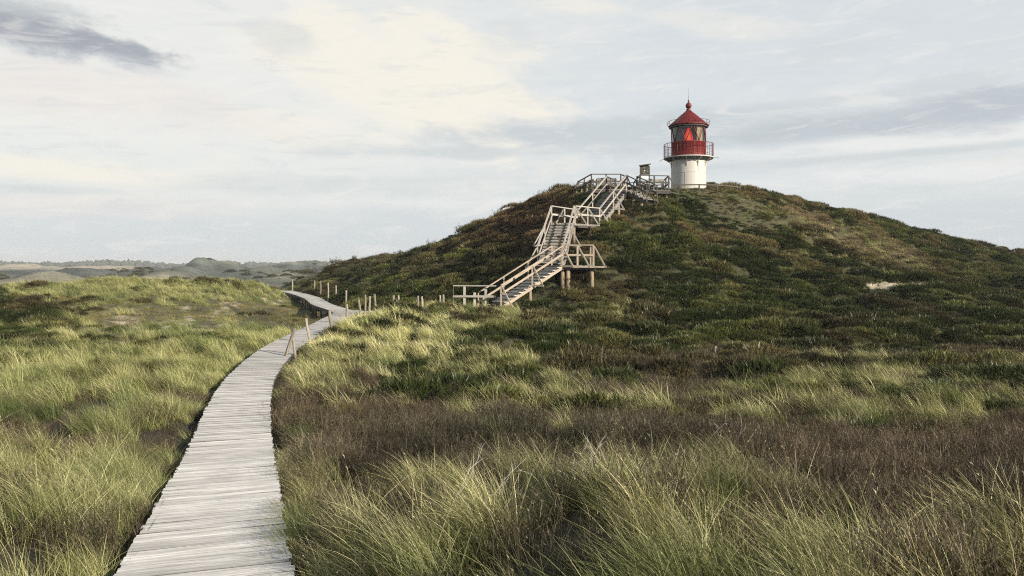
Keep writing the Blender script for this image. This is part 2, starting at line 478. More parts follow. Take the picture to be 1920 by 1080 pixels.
def zones(x, y, z):
    yy = np.maximum(y, 0.5)
    px = 960 + x / yy * F
    py = HOR - z / yy * F
    n1 = fbm(x / 3.2, y / 3.2, 4, 41)
    n2 = fbm(x / 9.0, y / 9.0, 3, 57)
    n3 = fbm(x / 1.1, y / 1.1, 3, 63)
    wx = px + 60 * n1
    wy = py + 26 * n1 * np.clip(14 / yy, 0.3, 1.5)
    L = left_side(x, y)
    Rr = ~L
    dw, _ = walk_dist(x, y)
    m = np.zeros(x.shape); h = np.zeros(x.shape); c_ = np.zeros(x.shape); s = np.zeros(x.shape); sh = np.zeros(x.shape)
    # --- right side
    fg = sst(wy, 870 + (px - 1300) * 0.085, 925 + (px - 1300) * 0.085)
    m_r = (1.6 * B(wx, wy, 690, 632, 200, 50) + 1.3 * B(wx, wy, 575, 690, 95, 42) + 0.8 * B(wx, wy, 880, 588, 130, 16) + 0.5 * B(wx, wy, 720, 700, 190, 40)
           + 0.6 * B(wx, wy, 905, 812, 70, 16) + 0.9 * B(wx, wy, 1050, 826, 90, 20) + 0.9 * B(wx, wy, 1330, 790, 170, 24)
           + 1.2 * B(wx, wy, 1790, 785, 260, 45) + 0.8 * B(wx, wy, 1600, 800, 160, 40) + 0.5 * B(wx, wy, 1580, 690, 90, 12)
           + 0.45 * B(wx, wy, 920, 705, 120, 14) + 0.5 * B(wx, wy, 1225, 385, 60, 24) + 0.35 * B(wx, wy, 1720, 500, 230, 28) + 0.5 * B(wx, wy, 1130, 600, 130, 16)
           + 0.05 * B(wx, wy, 1400, 620, 400, 40) + 0.24 * B(wx, wy, 1450, 430, 350, 70) + 0.7 * B(wx, wy, 1600, 452, 110, 32) + 0.4 * B(wx, wy, 1500, 405, 80, 16) + fg * (0.42 + 0.55 * sst(wx, 1000, 1250)) * (0.75 + 0.9 * n1) + 0.10 + 0.35 * sst(px, 620, 520) * sst(py, 720, 800))
    m_r = m_r * (0.85 + 0.9 * n3)
    cy = 835 + (px - 1200) * 0.075
    m_r = m_r * (1 - 0.85 * B(wx, wy, 1010, 658, 190, 40)) * (1 - 0.7 * B(wx, wy, 1500, 640, 350, 36))
    h_r = (1.1 * np.exp(-((wy - cy) / 46) ** 2) + 1.0 * B(wx, wy, 780, 770, 280, 45) + 0.9 * B(wx, wy, 1150, 735, 260, 32) + 0.9 * B(wx, wy, 1330, 690, 170, 20)
           + 0.9 * B(wx, wy, 1750, 705, 240, 26) + 0.45 * sst(py, 730, 760) + 0.25 * B(wx, wy, 1500, 420, 220, 40))
    c_r = (1 - sst(wy, 690, 760)) * 1.0
    gp = sst(fbm(x / 2.4, y / 2.4, 3, 511), 0.02, 0.30)
    h_r = h_r * (1 - 0.75 * gp)
    c_r = np.maximum(c_r, gp * 0.9 * sst(py, 660, 720))
    s_r = 1.15 * B(wx, wy, 1655, 534, 46, 11) + 0.7 * B(px, py, 1385, 433, 26, 5) + 0.45 * B(px, py, 1345, 683, 70, 10) + 0.4 * B(px, py, 1860, 475, 60, 8)
    sh_r = 0.15 + 0.30 * sst(-py, -500, -430) + 0.9 * B(px, py, 1350, 684, 95, 14) + 0.3 * B(wx, wy, 1560, 440, 110, 40) + 0.6 * B(wx, wy, 1750, 520, 260, 16) + 0.10
    # dry straw streak running down the right shoulder, and the pale mossy clearing below the hill
    dl = (py - 402) - (px - 1480) * 0.42 + 26 * n2
    streak = np.exp(-(dl / 17) ** 2) * sst(px, 1430, 1500) * (1 - sst(px, 1690, 1750))
    clr = B(px + 40 * n1, py, 1352, 684, 85, 12)
    m_r = np.maximum(m_r * (1 - clr), 0.9 * streak)
    h_r = h_r * (1 - clr)
    c_r = c_r * (1 - 0.75 * streak) * (1 - clr)
    sh_r = np.clip(sh_r + 0.6 * streak + clr, 0, 1)
    s_r = np.maximum(s_r, 0.55 * clr)
    # --- left side
    near = sst(wy, 690, 735)
    m_l = near * 1.6 + 0.14 + 0.8 * B(wx, wy, 200, 538, 300, 22) + 0.7 * B(wx, wy, 480, 540, 90, 20) + 0.35 * B(wx, wy, 480, 640, 90, 20) + 0.08
    m_l = m_l * (0.9 + 0.7 * n3)
    c_l = 1.8 * B(wx, wy, 10, 625, 85, 62) + 0.9 * B(wx, wy, 375, 636, 46, 7) + 0.8 * B(wx, wy, 90, 667, 46, 9) + 0.6 * B(wx, wy, 170, 700, 120, 12) + 0.8 * B(wx, wy, 330, 531, 170, 7) + 0.10 * sst(n3, 0.1, 0.6)
    s_l = (0.05 * (1 - near) + 0.62 * B(wx, wy, 330, 612, 150, 24) + 0.45 * B(wx, wy, 420, 566, 140, 18) + 0.4 * B(wx, wy, 230, 545, 80, 12)) * (0.6 + 1.2 * np.clip(n3 + 0.2, 0, 1))
    sh_l = 1.05 * (1 - near) * np.clip(0.75 + 0.9 * n3, 0.1, 1.3)
    h_l = 0.14 * near
    # --- slope behind the fence, left of the stairs
    slope = Rr & (px < 1085) & (y > 47)
    m_r = np.where(slope, 0.10 + 0.3 * B(wx, wy, 870, 540, 60, 20), m_r)
    c_r = np.where(slope, 1.0, c_r); h_r = np.where(slope, 0, h_r); sh_r = np.where(slope, 0.1, sh_r)
    m = np.where(L, m_l, m_r); h = np.where(L, h_l, h_r); c_ = np.where(L, c_l, c_r); s = np.where(L, s_l, s_r); sh = np.where(L, sh_l, sh_r)
    dom = np.clip(m, 0, 1)
    return dict(streak=np.where(L, 0, streak), clr=np.where(L, 0, clr), px=px, py=py, L=L, slope=slope, m=np.clip(m, 0, 1.2), h=np.clip(h, 0, 1) * (1 - 0.6 * dom), c=np.clip(c_, 0, 1) * (1 - 0.9 * sst(dom, 0.35, 0.9)), s=np.clip(s, 0, 1),
                sh=np.clip(sh, 0, 1), n1=n1, n2=n2, n3=n3, dw=dw, wx=wx, wy=wy)


# ------------------------------------------------------------------ mesh helpers
def tagp(o, label=None, cat=None, group=None, kind=None):
    if label: o['label'] = label
    if cat: o['category'] = cat
    if group: o['group'] = group
    if kind: o['kind'] = kind
    return o


def empty(name, loc):
    o = bpy.data.objects.new(name, None)
    o.location = loc
    o.empty_display_size = 0.3
    COL.objects.link(o)
    return o


def raw_mesh(name, V, Fc, mat=None, attrs=None, smooth=False, sizes=None):
    """V (n,3), Fc flat vertex indices, sizes = vertices per face"""
    me = bpy.data.meshes.new(name)
    V = np.asarray(V, np.float32); Fc = np.asarray(Fc, np.int32).ravel(); sizes = np.asarray(sizes, np.int32)
    me.vertices.add(len(V)); me.vertices.foreach_set('co', V.ravel())
    me.loops.add(len(Fc)); me.loops.foreach_set('vertex_index', Fc)
    me.polygons.add(len(sizes))
    me.polygons.foreach_set('loop_start', np.concatenate([[0], np.cumsum(sizes)[:-1]]).astype(np.int32))
    me.polygons.foreach_set('loop_total', sizes)
    if smooth:
        me.polygons.foreach_set('use_smooth', np.ones(len(sizes), bool))
    if attrs:
        for k, (typ, arr) in attrs.items():
            a = me.attributes.new(k, typ, 'POINT')
            fld = {'FLOAT': 'value', 'INT': 'value', 'FLOAT_VECTOR': 'vector', 'FLOAT_COLOR': 'color'}[typ]
            a.data.foreach_set(fld, np.asarray(arr, np.int32 if typ == 'INT' else np.float32).ravel())
    me.update(calc_edges=True)
    me.validate()
    if mat: me.materials.append(mat)
    return me


class MB:
    """collects timbers, tubes and lathes with a uv along the grain, then builds ONE mesh object"""
    def __init__(s):
        s.v = []; s.f = []; s.uv = []; s.sm = []; s.rn = []

    def quad(s, p, uv, sm=False, r=0.5):
        b = len(s.v)
        s.v += [tuple(q) for q in p]; s.uv += uv; s.rn += [r] * len(p)
        s.f.append(tuple(range(b, b + len(p)))); s.sm.append(sm)

    def beam(s, a, b, w, h, up=(0, 0, 1), roll_ends=0.0, jit=0.0):
        a = Vector(a); b = Vector(b)
        d = b - a; L = d.length
        if L < 1e-6: return s
        d.normalize(); up = Vector(up)
        if abs(d.dot(up)) > 0.97: up = Vector((0, 1, 0))
        sx = d.cross(up).normalized(); sz = sx.cross(d).normalized()
        r = random.random(); u0 = random.random() * 20; v0 = random.random() * 20
        j = lambda: random.uniform(-jit, jit)
        c0 = [a + sx * (i * w / 2 + j()) + sz * (k * h / 2 + j()) for i, k in ((-1, -1), (1, -1), (1, 1), (-1, 1))]
        c1 = [b + sx * (i * w / 2 + j()) + sz * (k * h / 2 + j()) for i, k in ((-1, -1), (1, -1), (1, 1), (-1, 1))]
        cum = [0, w, w + h, 2 * w + h, 2 * w + 2 * h]
        for k in range(4):
            k2 = (k + 1) % 4
            s.quad([c0[k], c0[k2], c1[k2], c1[k]], [(u0, v0 + cum[k]), (u0, v0 + cum[k + 1]), (u0 + L, v0 + cum[k + 1]), (u0 + L, v0 + cum[k])], False, r)
        s.quad([c0[3], c0[2], c0[1], c0[0]], [(u0, v0), (u0, v0 + w), (u0 + h, v0 + w), (u0 + h, v0)], False, r)
        s.quad([c1[0], c1[1], c1[2], c1[3]], [(u0, v0), (u0, v0 + w), (u0 + h, v0 + w), (u0 + h, v0)], False, r)
        return s

    def tube(s, path, radii, n=10, cap=True, wob=0.0):
        path = [Vector(p) for p in path]
        if isinstance(radii, (int, float)): radii = [radii] * len(path)
        r = random.random(); u0 = random.random() * 20; v0 = random.random() * 20
        rings = []
        u = u0
        ph = [1 + random.uniform(-wob, wob) for _ in range(n)]
        for i, p in enumerate(path):
            d = (path[min(i + 1, len(path) - 1)] - path[max(i - 1, 0)]).normalized()
            up = Vector((0, 0, 1)) if abs(d.z) < 0.9 else Vector((0, 1, 0))
            sx = d.cross(up).normalized(); sz = sx.cross(d).normalized()
            rings.append([p + (sx * math.cos(2 * math.pi * k / n) + sz * math.sin(2 * math.pi * k / n)) * radii[i] * ph[k] for k in range(n)])
        for i in range(len(path) - 1):
            L = (path[i + 1] - path[i]).length
            for k in range(n):
                k2 = (k + 1) % n
                va, vb = v0 + k * radii[i] * 6.28 / n, v0 + (k + 1) * radii[i] * 6.28 / n
                s.quad([rings[i][k2], rings[i][k], rings[i + 1][k], rings[i + 1][k2]], [(u, vb), (u, va), (u + L, va), (u + L, vb)], True, r)
            u += L
        if cap:
            s.quad(rings[0], [(u0 + q.x, v0 + q.y) for q in rings[0]], False, r)
            s.quad(rings[-1][::-1], [(u0 + q.x, v0 + q.y) for q in rings[-1]], False, r)
        return s

    def lathe(s, prof, n=48, c=(0, 0, 0), a0=0.0, a1=2 * math.pi, smooth=True):
        c = Vector(c)
        for i in range(len(prof) - 1):
            (r0, z0), (r1, z1) = prof[i], prof[i + 1]
            for k in range(n):
                t0 = a0 + (a1 - a0) * k / n; t1 = a0 + (a1 - a0) * (k + 1) / n
                q = []
                for (r_, z_, t_) in ((r0, z0, t0), (r0, z0, t1), (r1, z1, t1), (r1, z1, t0)):
                    q.append(c + Vector((math.cos(t_) * r_, math.sin(t_) * r_, z_)))
                uv = [(t0, z0), (t1, z0), (t1, z1), (t0, z1)]
                if r0 < 1e-5: q = [q[0], q[2], q[3]]; uv = [uv[0], uv[2], uv[3]]
                elif r1 < 1e-5: q = q[:3]; uv = uv[:3]
                s.quad(q, uv, smooth)
        return s

    def poly_slab(s, poly, z, t):
        poly = [Vector((p[0], p[1], z)) for p in poly]
        ar = sum(a.x * b.y - b.x * a.y for a, b in zip(poly, poly[1:] + poly[:1]))
        if ar < 0: poly = poly[::-1]
        s.quad(poly, [(p.x, p.y) for p in poly])
        low = [p - Vector((0, 0, t)) for p in poly]
        s.quad(low[::-1], [(p.x, p.y) for p in low[::-1]])
        for i in range(len(poly)):
            j = (i + 1) % len(poly)
            s.quad([low[i], low[j], poly[j], poly[i]], [(0, 0), (1, 0), (1, t), (0, t)])
        return s

    def build(s, name, mat, parent=None, origin=None, merge=True):
        me = bpy.data.meshes.new(name)
        org = Vector(origin) if origin is not None else (parent_origin(parent) if parent else Vector((0, 0, 0)))
        me.from_pydata([tuple(Vector(v) - org) for v in s.v], [], s.f)
        uvl = me.uv_layers.new(name='UVMap')
        idx = np.zeros(len(me.loops), np.int32); me.loops.foreach_get('vertex_index', idx)
        uvl.data.foreach_set('uv', np.array(s.uv, np.float32)[idx].ravel())
        a = me.attributes.new('rnd', 'FLOAT', 'POINT'); a.data.foreach_set('value', np.array(s.rn, np.float32))
        me.polygons.foreach_set('use_smooth', np.array(s.sm, bool))
        if merge and any(s.sm):
            import bmesh
            bm = bmesh.new(); bm.from_mesh(me); bmesh.ops.remove_doubles(bm, verts=bm.verts, dist=1e-5); bm.to_mesh(me); bm.free()
        me.materials.append(mat)
        me.update()
        o = bpy.data.objects.new(name, me)
        COL.objects.link(o)
        if parent:
            o.parent = parent
        else:
            o.location = org
        o['_org'] = tuple(org)
        return o


def parent_origin(p):
    if '_org' in p: return Vector(p['_org'])
    return Vector(p.location)


# ------------------------------------------------------------------ materials
def new_mat(name):
    m = bpy.data.materials.new(name)
    m.use_nodes = True
    t = NT(m.node_tree)
    t.n.clear()
    out = t.node('ShaderNodeOutputMaterial')
    return m, t, out


def principled(t, out, color, rough=0.7, bump=None, bstr=0.3, bdist=0.01, **kw):
    p = t.node('ShaderNodeBsdfPrincipled')
    t.put(p.inputs['Base Color'], color)
    t.put(p.inputs['Roughness'], rough)
    for k, v in kw.items():
        t.put(p.inputs[k], v)
    if bump is not None:
        b = t.node('ShaderNodeBump')
        b.inputs['Strength'].default_value = bstr
        b.inputs['Distance'].default_value = bdist
        t.put(b.inputs['Height'], bump)
        t.l.new(b.outputs[0], p.inputs['Normal'])
    t.l.new(p.outputs[0], out.inputs[0])
    return p


def wood(name, pale, dark, lich=None, edge=False, groove=False, rough=0.85, var=0.35):
    m, t, out = new_mat(name)
    uv = t.node('ShaderNodeUVMap', uv_map='UVMap')
    mp = t.node('ShaderNodeMapping')
    mp.inputs['Scale'].default_value = (1.6, 42.0, 1.0)
    t.l.new(uv.outputs[0], mp.inputs[0])
    g = t.noise(mp.outputs[0], 1.0, 5, 0.65, 0.3)
    mp2 = t.node('ShaderNodeMapping')
    mp2.inputs['Scale'].default_value = (0.9, 4.0, 1.0)
    t.l.new(uv.outputs[0], mp2.inputs[0])
    blot = t.noise(mp2.outputs[0], 1.4, 4, 0.6)
    at = t.node('ShaderNodeAttribute', attribute_name='rnd')
    c_ = t.mix(t.rng(g, 0.35, 0.62), dark, pale)
    c_ = t.mix(t.math('MULTIPLY', t.rng(blot, 0.42, 0.75), 0.55), c_, dark)
    sc = t.math('ADD', t.math('MULTIPLY', at.outputs['Fac'], var), 1.0 - var * 0.5)
    sc3 = t.comb(sc, sc, sc)
    c_ = t.mix(1.0, c_, sc3, 'MULTIPLY')
    if lich:
        co = t.node('ShaderNodeTexCoord')
        ln = t.noise(co.outputs['Object'], 3.2, 5, 0.7)
        c_ = t.mix(t.math('MULTIPLY', t.rng(ln, 0.58, 0.72), 0.5), c_, lich)
        ls = t.noise(co.outputs['Object'], 0.9, 6, 0.72)
        c_ = t.mix(t.math('MULTIPLY', t.rng(ls, 0.52, 0.70), 0.55), c_, dark)
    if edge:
        # grimy plank sides, colour darkened further to stand in for shade in the gaps
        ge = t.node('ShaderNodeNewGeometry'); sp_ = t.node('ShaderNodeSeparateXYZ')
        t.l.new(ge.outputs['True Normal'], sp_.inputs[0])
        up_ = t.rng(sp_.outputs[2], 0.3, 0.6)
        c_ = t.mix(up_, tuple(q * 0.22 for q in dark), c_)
    height = g
    if groove:
        # a milled groove down the middle of each plank
        sp = t.node('ShaderNodeAttribute', attribute_name='across')
        gr = t.math('ABSOLUTE', t.math('SUBTRACT', t.math('FRACT', t.math('MULTIPLY', sp.outputs['Fac'], 2.0)), 0.5))
        gg = t.rng(gr, 0.40, 0.47)
        c_ = t.mix(t.math('MULTIPLY', gg, 0.35), c_, tuple(q * 0.45 for q in dark))
        height = t.math('SUBTRACT', g, t.math('MULTIPLY', gg, 1.5))
    principled(t, out, c_, rough, height, 0.55, 0.006)
    return m


M = {}
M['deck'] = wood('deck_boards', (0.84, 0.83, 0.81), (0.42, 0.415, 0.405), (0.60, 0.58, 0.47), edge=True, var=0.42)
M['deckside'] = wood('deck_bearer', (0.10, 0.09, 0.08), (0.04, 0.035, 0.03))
M['rail_pale'] = wood('bleached_rail', (0.52, 0.50, 0.465), (0.27, 0.255, 0.23))
M['rail_tan'] = wood('fresh_tan_rail', (0.46, 0.405, 0.335), (0.27, 0.225, 0.175))
M['rail_grey'] = wood('weathered_grey_rail', (0.10, 0.093, 0.08), (0.045, 0.042, 0.036))
M['tread'] = wood('tread_boards', (0.34, 0.325, 0.30), (0.13, 0.125, 0.12))
M['tread_light'] = wood('tread_boards_light', (0.56, 0.55, 0.52), (0.32, 0.315, 0.30))
M['pile'] = wood('support_post_wood', (0.38, 0.305, 0.21), (0.19, 0.15, 0.11))
M['post'] = wood('fence_post_wood', (0.37, 0.335, 0.27), (0.16, 0.14, 0.115), (0.20, 0.20, 0.13))
M['dark_board'] = wood('dark_board', (0.055, 0.06, 0.045), (0.02, 0.022, 0.018))


def blade_mat(name, stops, tip=(0.60, 0.55, 0.36), base=(0.06, 0.052, 0.025), tipf=0.35, trans=0.20):
    m, t, out = new_mat(name)
    bc = t.node('ShaderNodeAttribute', attribute_name='bc')
    bt = t.node('ShaderNodeAttribute', attribute_name='bt')
    ti = t.node('ShaderNodeAttribute', attribute_name='tint', attribute_type='INSTANCER')
    c_ = t.ramp(bc.outputs['Fac'], stops)
    c_ = t.mix(t.math('MULTIPLY', t.rng(bt.outputs['Fac'], 0.55, 1.0), tipf), c_, tip)
    c_ = t.mix(t.math('MULTIPLY', t.rng(bt.outputs['Fac'], 0.42, 0.0), 0.75), c_, base)  # brown root sheaths, darkened further to stand in for shade among stems
    c_ = t.mix(1.0, c_, ti.outputs['Color'], 'MULTIPLY')
    d = t.node('ShaderNodeBsdfDiffuse'); t.put(d.inputs[0], c_)
    tr = t.node('ShaderNodeBsdfTranslucent'); t.put(tr.inputs[0], c_)
    gl = t.node('ShaderNodeBsdfGlossy'); t.put(gl.inputs[0], (0.6, 0.6, 0.55, 1)); gl.inputs['Roughness'].default_value = 0.45
    mx = t.node('ShaderNodeMixShader'); mx.inputs[0].default_value = trans
    t.l.new(d.outputs[0], mx.inputs[1]); t.l.new(tr.outputs[0], mx.inputs[2])
    mx2 = t.node('ShaderNodeMixShader'); mx2.inputs[0].default_value = 0.04
    t.l.new(mx.outputs[0], mx2.inputs[1]); t.l.new(gl.outputs[0], mx2.inputs[2])
    t.l.new(mx2.outputs[0], out.inputs[0])
    return m


M['marram'] = blade_mat('marram_blades', [(0.0, (0.065, 0.095, 0.030)), (0.3, (0.15, 0.18, 0.06)), (0.56, (0.36, 0.36, 0.17)), (0.78, (0.58, 0.55, 0.33)), (1.0, (0.74, 0.70, 0.52))])
M['short'] = blade_mat('short_grass_blades', [(0.0, (0.09, 0.12, 0.035)), (0.4, (0.20, 0.22, 0.075)), (0.75, (0.36, 0.34, 0.15)), (1.0, (0.50, 0.45, 0.27))])
M['heather'] = blade_mat('heather_twigs', [(0.0, (0.045, 0.034, 0.024)), (0.5, (0.095, 0.076, 0.050)), (0.85, (0.19, 0.155, 0.10)), (1.0, (0.46, 0.40, 0.31))], tip=(0.22, 0.16, 0.11), base=(0.04, 0.03, 0.02), tipf=0.3, trans=0.15)
M['cushion'] = blade_mat('dwarf_shrub_leaves', [(0.0, (0.55, 0.55, 0.55)), (0.6, (1.0, 1.0, 1.0)), (0.92, (1.5, 1.45, 1.3)), (1.0, (2.2, 2.1, 1.7))], tip=(1.2, 1.2, 1.0), base=(0.5, 0.42, 0.4), tipf=0.3, trans=0.2)


def ground_material():
    m, t, out = new_mat('dune_ground')
    co = t.node('ShaderNodeNewGeometry')
    pos = co.outputs['Position']
    at = t.node('ShaderNodeAttribute', attribute_name='gcol')
    n1 = t.noise(pos, 2.3, 6, 0.65)
    n2 = t.noise(pos, 19.0, 5, 0.7)
    n3 = t.noise(pos, 0.18, 5, 0.6)
    k = t.math('MULTIPLY', t.rng(n1, 0.25, 0.75, 0.6, 1.4), t.rng(n2, 0.25, 0.75, 0.6, 1.4))
    k = t.math('MULTIPLY', k, t.rng(n3, 0.3, 0.7, 0.75, 1.25))
    c_ = t.mix(1.0, at.outputs['Color'], t.comb(k, k, k), 'MULTIPLY')
    principled(t, out, c_, 0.95, t.math('ADD', n1, t.math('MULTIPLY', n2, 0.25)), 0.7, 0.12)
    return m


M['ground'] = ground_material()

# ------------------------------------------------------------------ ground sheet
rr = [0.6]
while rr[-1] < 2600:
    rr.append(rr[-1] * (1.0105 if 12 < rr[-1] < 130 else 1.014))
rr = np.array(rr)
aa = np.concatenate([np.linspace(-42, 42, 620), np.linspace(42, 318, 90)[1:-1]])
aa = np.radians(aa)
nr, na = len(rr), len(aa)
GX = rr[:, None] * np.sin(aa)[None]
GY = rr[:, None] * np.cos(aa)[None]
GZ = terrain(GX, GY)
zn = zones(GX.ravel(), GY.ravel(), GZ.ravel())
SAND = np.array([0.42, 0.37, 0.28])
soil = np.array([0.040, 0.034, 0.022])
greenc = np.array([0.040, 0.042, 0.020])
brownc = np.array([0.055, 0.040, 0.028])
mossy = np.array([0.17, 0.17, 0.075])
gy = GY.ravel(); gx = GX.ravel()
col = np.ones((nr * na, 3)) * soil
f_ = np.clip(zn['c'], 0, 1)[:, None]; col = col * (1 - f_) + greenc * f_
f_ = np.clip(zn['h'], 0, 1)[:, None]; col = col * (1 - f_) + brownc * f_
f_ = (np.clip(zn['sh'], 0, 1) * np.where(zn['L'], 0.8, 0.3))[:, None]; col = col * (1 - f_) + mossy * f_
f_ = sst(zn['s'] + 0.25 * zn['n3'], 0.35, 0.7)[:, None]; col = col * (1 - f_) + SAND * f_
# far country
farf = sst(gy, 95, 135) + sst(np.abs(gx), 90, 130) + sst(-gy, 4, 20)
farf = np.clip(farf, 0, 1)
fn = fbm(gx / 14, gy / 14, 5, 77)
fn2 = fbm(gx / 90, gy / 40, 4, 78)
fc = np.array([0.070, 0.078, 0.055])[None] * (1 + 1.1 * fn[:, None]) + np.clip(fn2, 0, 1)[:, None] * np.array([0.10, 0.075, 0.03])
sandy = sst(fn2 + 0.5 * fn, 0.35, 0.6) * 0.5
for (px, py, Z, hw, dd, k) in DUNES:
    cx = (px - 960) / F * Z
    g = np.exp(-(((gx - cx) / (hw / F * Z)) ** 2 + ((gy - Z) / dd) ** 2))
    if k == 1:
        sandy = np.maximum(sandy, sst(g, 0.15, 0.45) * (0.80 + 0.25 * fn))
    else:
        sandy = np.maximum(sandy * (1 - g), sst(g * (0.6 + fn), 0.55, 0.9) * 0.35)
        fc = fc * (1 + 0.35 * g[:, None])
sandy = np.clip(sandy, 0, 1)[:, None]
fc = np.clip(fc * np.array([0.92, 1.0, 1.22]), 0.02, 1) * (1 - sandy) + SAND * 1.05 * sandy  # blue of distance haze put into the far ground colour
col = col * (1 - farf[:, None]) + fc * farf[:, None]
V = np.stack([gx, gy, GZ.ravel()], 1)
V = np.vstack([V, [[0, 0, float(terrain(np.array([0.0]), np.array([0.0]))[0])]]])
col = np.vstack([col, [soil]])
i0 = np.arange(nr - 1)[:, None] * na + np.arange(na)[None]
i1 = np.arange(nr - 1)[:, None] * na + (np.arange(na)[None] + 1) % na
quads = np.stack([i0, i0 + na, i1 + na, i1], 2).reshape(-1, 4)
quads = quads[:, ::-1]
fan = np.stack([np.full(na, nr * na), (np.arange(na) + 1) % na, np.arange(na)], 1)
FI = np.concatenate([quads.ravel(), fan.ravel()])
SZ = np.concatenate([np.full(len(quads), 4), np.full(na, 3)])
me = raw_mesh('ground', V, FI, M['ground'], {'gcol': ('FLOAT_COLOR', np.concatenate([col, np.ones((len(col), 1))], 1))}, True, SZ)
if me.polygons[10].normal.z < 0:
    me.flip_normals()
ground = bpy.data.objects.new('ground', me)
COL.objects.link(ground)
tagp(ground, 'rolling dune ground under the heath, rising to the lighthouse hill and running out to far dunes', 'ground', kind='structure')


# ------------------------------------------------------------------ boardwalks
def walkway(name, line, label, width, bear_h=0.14, posts=True, dz=0.0, post_step=2.0):
    root = empty(name, tuple(line[0]))
    tagp(root, label, 'boardwalk', kind='structure')
    pitch = 0.128
    ctr = catmull([tuple(p) for p in line], pitch)
    mb = MB(); across = []
    for i in range(1, len(ctr) - 1):
        p = ctr[i] + Vector((0, 0, dz))
        d = (ctr[min(i + 3, len(ctr) - 1)] - ctr[max(i - 3, 0)]); d.z = 0; d.normalize()
        s_ = Vector((d.y, -d.x, 0))
        w = width / 2
        a = p - s_ * (w + random.uniform(-0.018, 0.022)); b = p + s_ * (w + random.uniform(-0.018, 0.022))
        tl = random.uniform(-0.006, 0.006)
        n0 = len(mb.v)
        mb.beam(a + Vector((0, 0, -0.018 + tl)), b + Vector((0, 0, -0.018 - tl)), pitch - random.uniform(0.014, 0.034), 0.034)
        across += [0.5] * (len(mb.v) - n0)
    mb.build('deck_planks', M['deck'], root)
    L, Rr, n = [], [], len(ctr)
    be = MB()
    st = 6
    for sgn in (-1, 1):
        prev = None
        for i in range(1, n - 1, st):
            d = (ctr[min(i + 3, n - 1)] - ctr[max(i - 3, 0)]); d.z = 0; d.normalize()
            s_ = Vector((d.y, -d.x, 0))
            q = ctr[i] + s_ * sgn * (width / 2 - 0.07) + Vector((0, 0, dz - 0.036 - bear_h / 2))
            if prev is not None:
                be.beam(prev, q, 0.06, bear_h)
            prev = q
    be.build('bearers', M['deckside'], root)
    if posts:
        step = int(post_step / pitch)
        for i in range(step, n - 2, step):
            d = (ctr[min(i + 3, n - 1)] - ctr[max(i - 3, 0)]); d.z = 0; d.normalize()
            s_ = Vector((d.y, -d.x, 0))
            for sgn in (-1, 1):
                q = ctr[i] + s_ * sgn * (width / 2 - 0.16)
                gz = ground_z(q.x, q.y)
                MB().tube([(q.x, q.y, gz - 0.3), (q.x, q.y, q.z - 0.05)], 0.055, 8).build('support_post', M['deckside'], root)
    return root


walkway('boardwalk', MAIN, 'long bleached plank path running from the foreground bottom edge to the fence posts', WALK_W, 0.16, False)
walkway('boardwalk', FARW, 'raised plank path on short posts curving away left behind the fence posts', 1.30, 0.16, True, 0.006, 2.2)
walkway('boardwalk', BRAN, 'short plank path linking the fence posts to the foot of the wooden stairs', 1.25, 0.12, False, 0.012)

# ------------------------------------------------------------------ staircase
stairs = empty('wooden_staircase', tuple(P(945, 568, 41)))
tagp(stairs, 'long wooden outdoor staircase with landings and handrails climbing the hill to the lighthouse', 'staircase')


def railing(root, pts_, mat, h=1.05, per=None, out=None, wide=0.045, tall=0.095, mid=0.52, brace_len=1.0, braces=None, name='railing', post_w=0.085, ext0=0.0, ext1=0.0):
    """pts_ = deck-edge points; one railing part: handrails, with posts and braces as sub-parts"""
    up = Vector((0, 0, 1))
    pts_ = [Vector(p) for p in pts_]
    mb = MB()
    for i in range(len(pts_) - 1):
        a, b = pts_[i], pts_[i + 1]
        d = (b - a).normalized()
        e0 = a - d * (ext0 if i == 0 else 0); e1 = b + d * (ext1 if i == len(pts_) - 2 else 0)
        off = Vector((0, 0, 0.003 * (i % 2)))
        mb.beam(e0 + up * h + off, e1 + up * h + off, wide + 0.05, tall * 0.62)
        side = d.cross(up).normalized() * 0.06
        mb.beam(e0 + up * (h * mid) + side, e1 + up * (h * mid) + side, 0.035, tall * 1.15)
    o = mb.build(name, mat, root)
    per = per or [2] * (len(pts_) - 1)
    seen = []
    for i in range(len(pts_) - 1):
        a, b = pts_[i], pts_[i + 1]
        k = per[i]
        for j in range(k + 1):
            if j == 0 and i > 0: continue
            q = a.lerp(b, j / k)
            seen.append(q)
            MB().beam(q + up * -0.12, q + up * (h - tall * 0.32), post_w, post_w, up=(0, 1, 0)).build('railing_post', mat, o)
    if out is not None:
        out = Vector(out)
        idx = range(len(seen)) if braces is None else braces
        for k in idx:
            q = seen[k]
            foot = q + out
            MB().beam(q + up * (h * 0.92) + out.normalized() * 0.055, foot + up * -0.03, 0.05, 0.07).build('brace', mat, o)
            MB().beam(q + up * -0.09, foot + up * -0.09 + out.normalized() * 0.08, 0.06, 0.09).build('outrigger', mat, o)
    return o


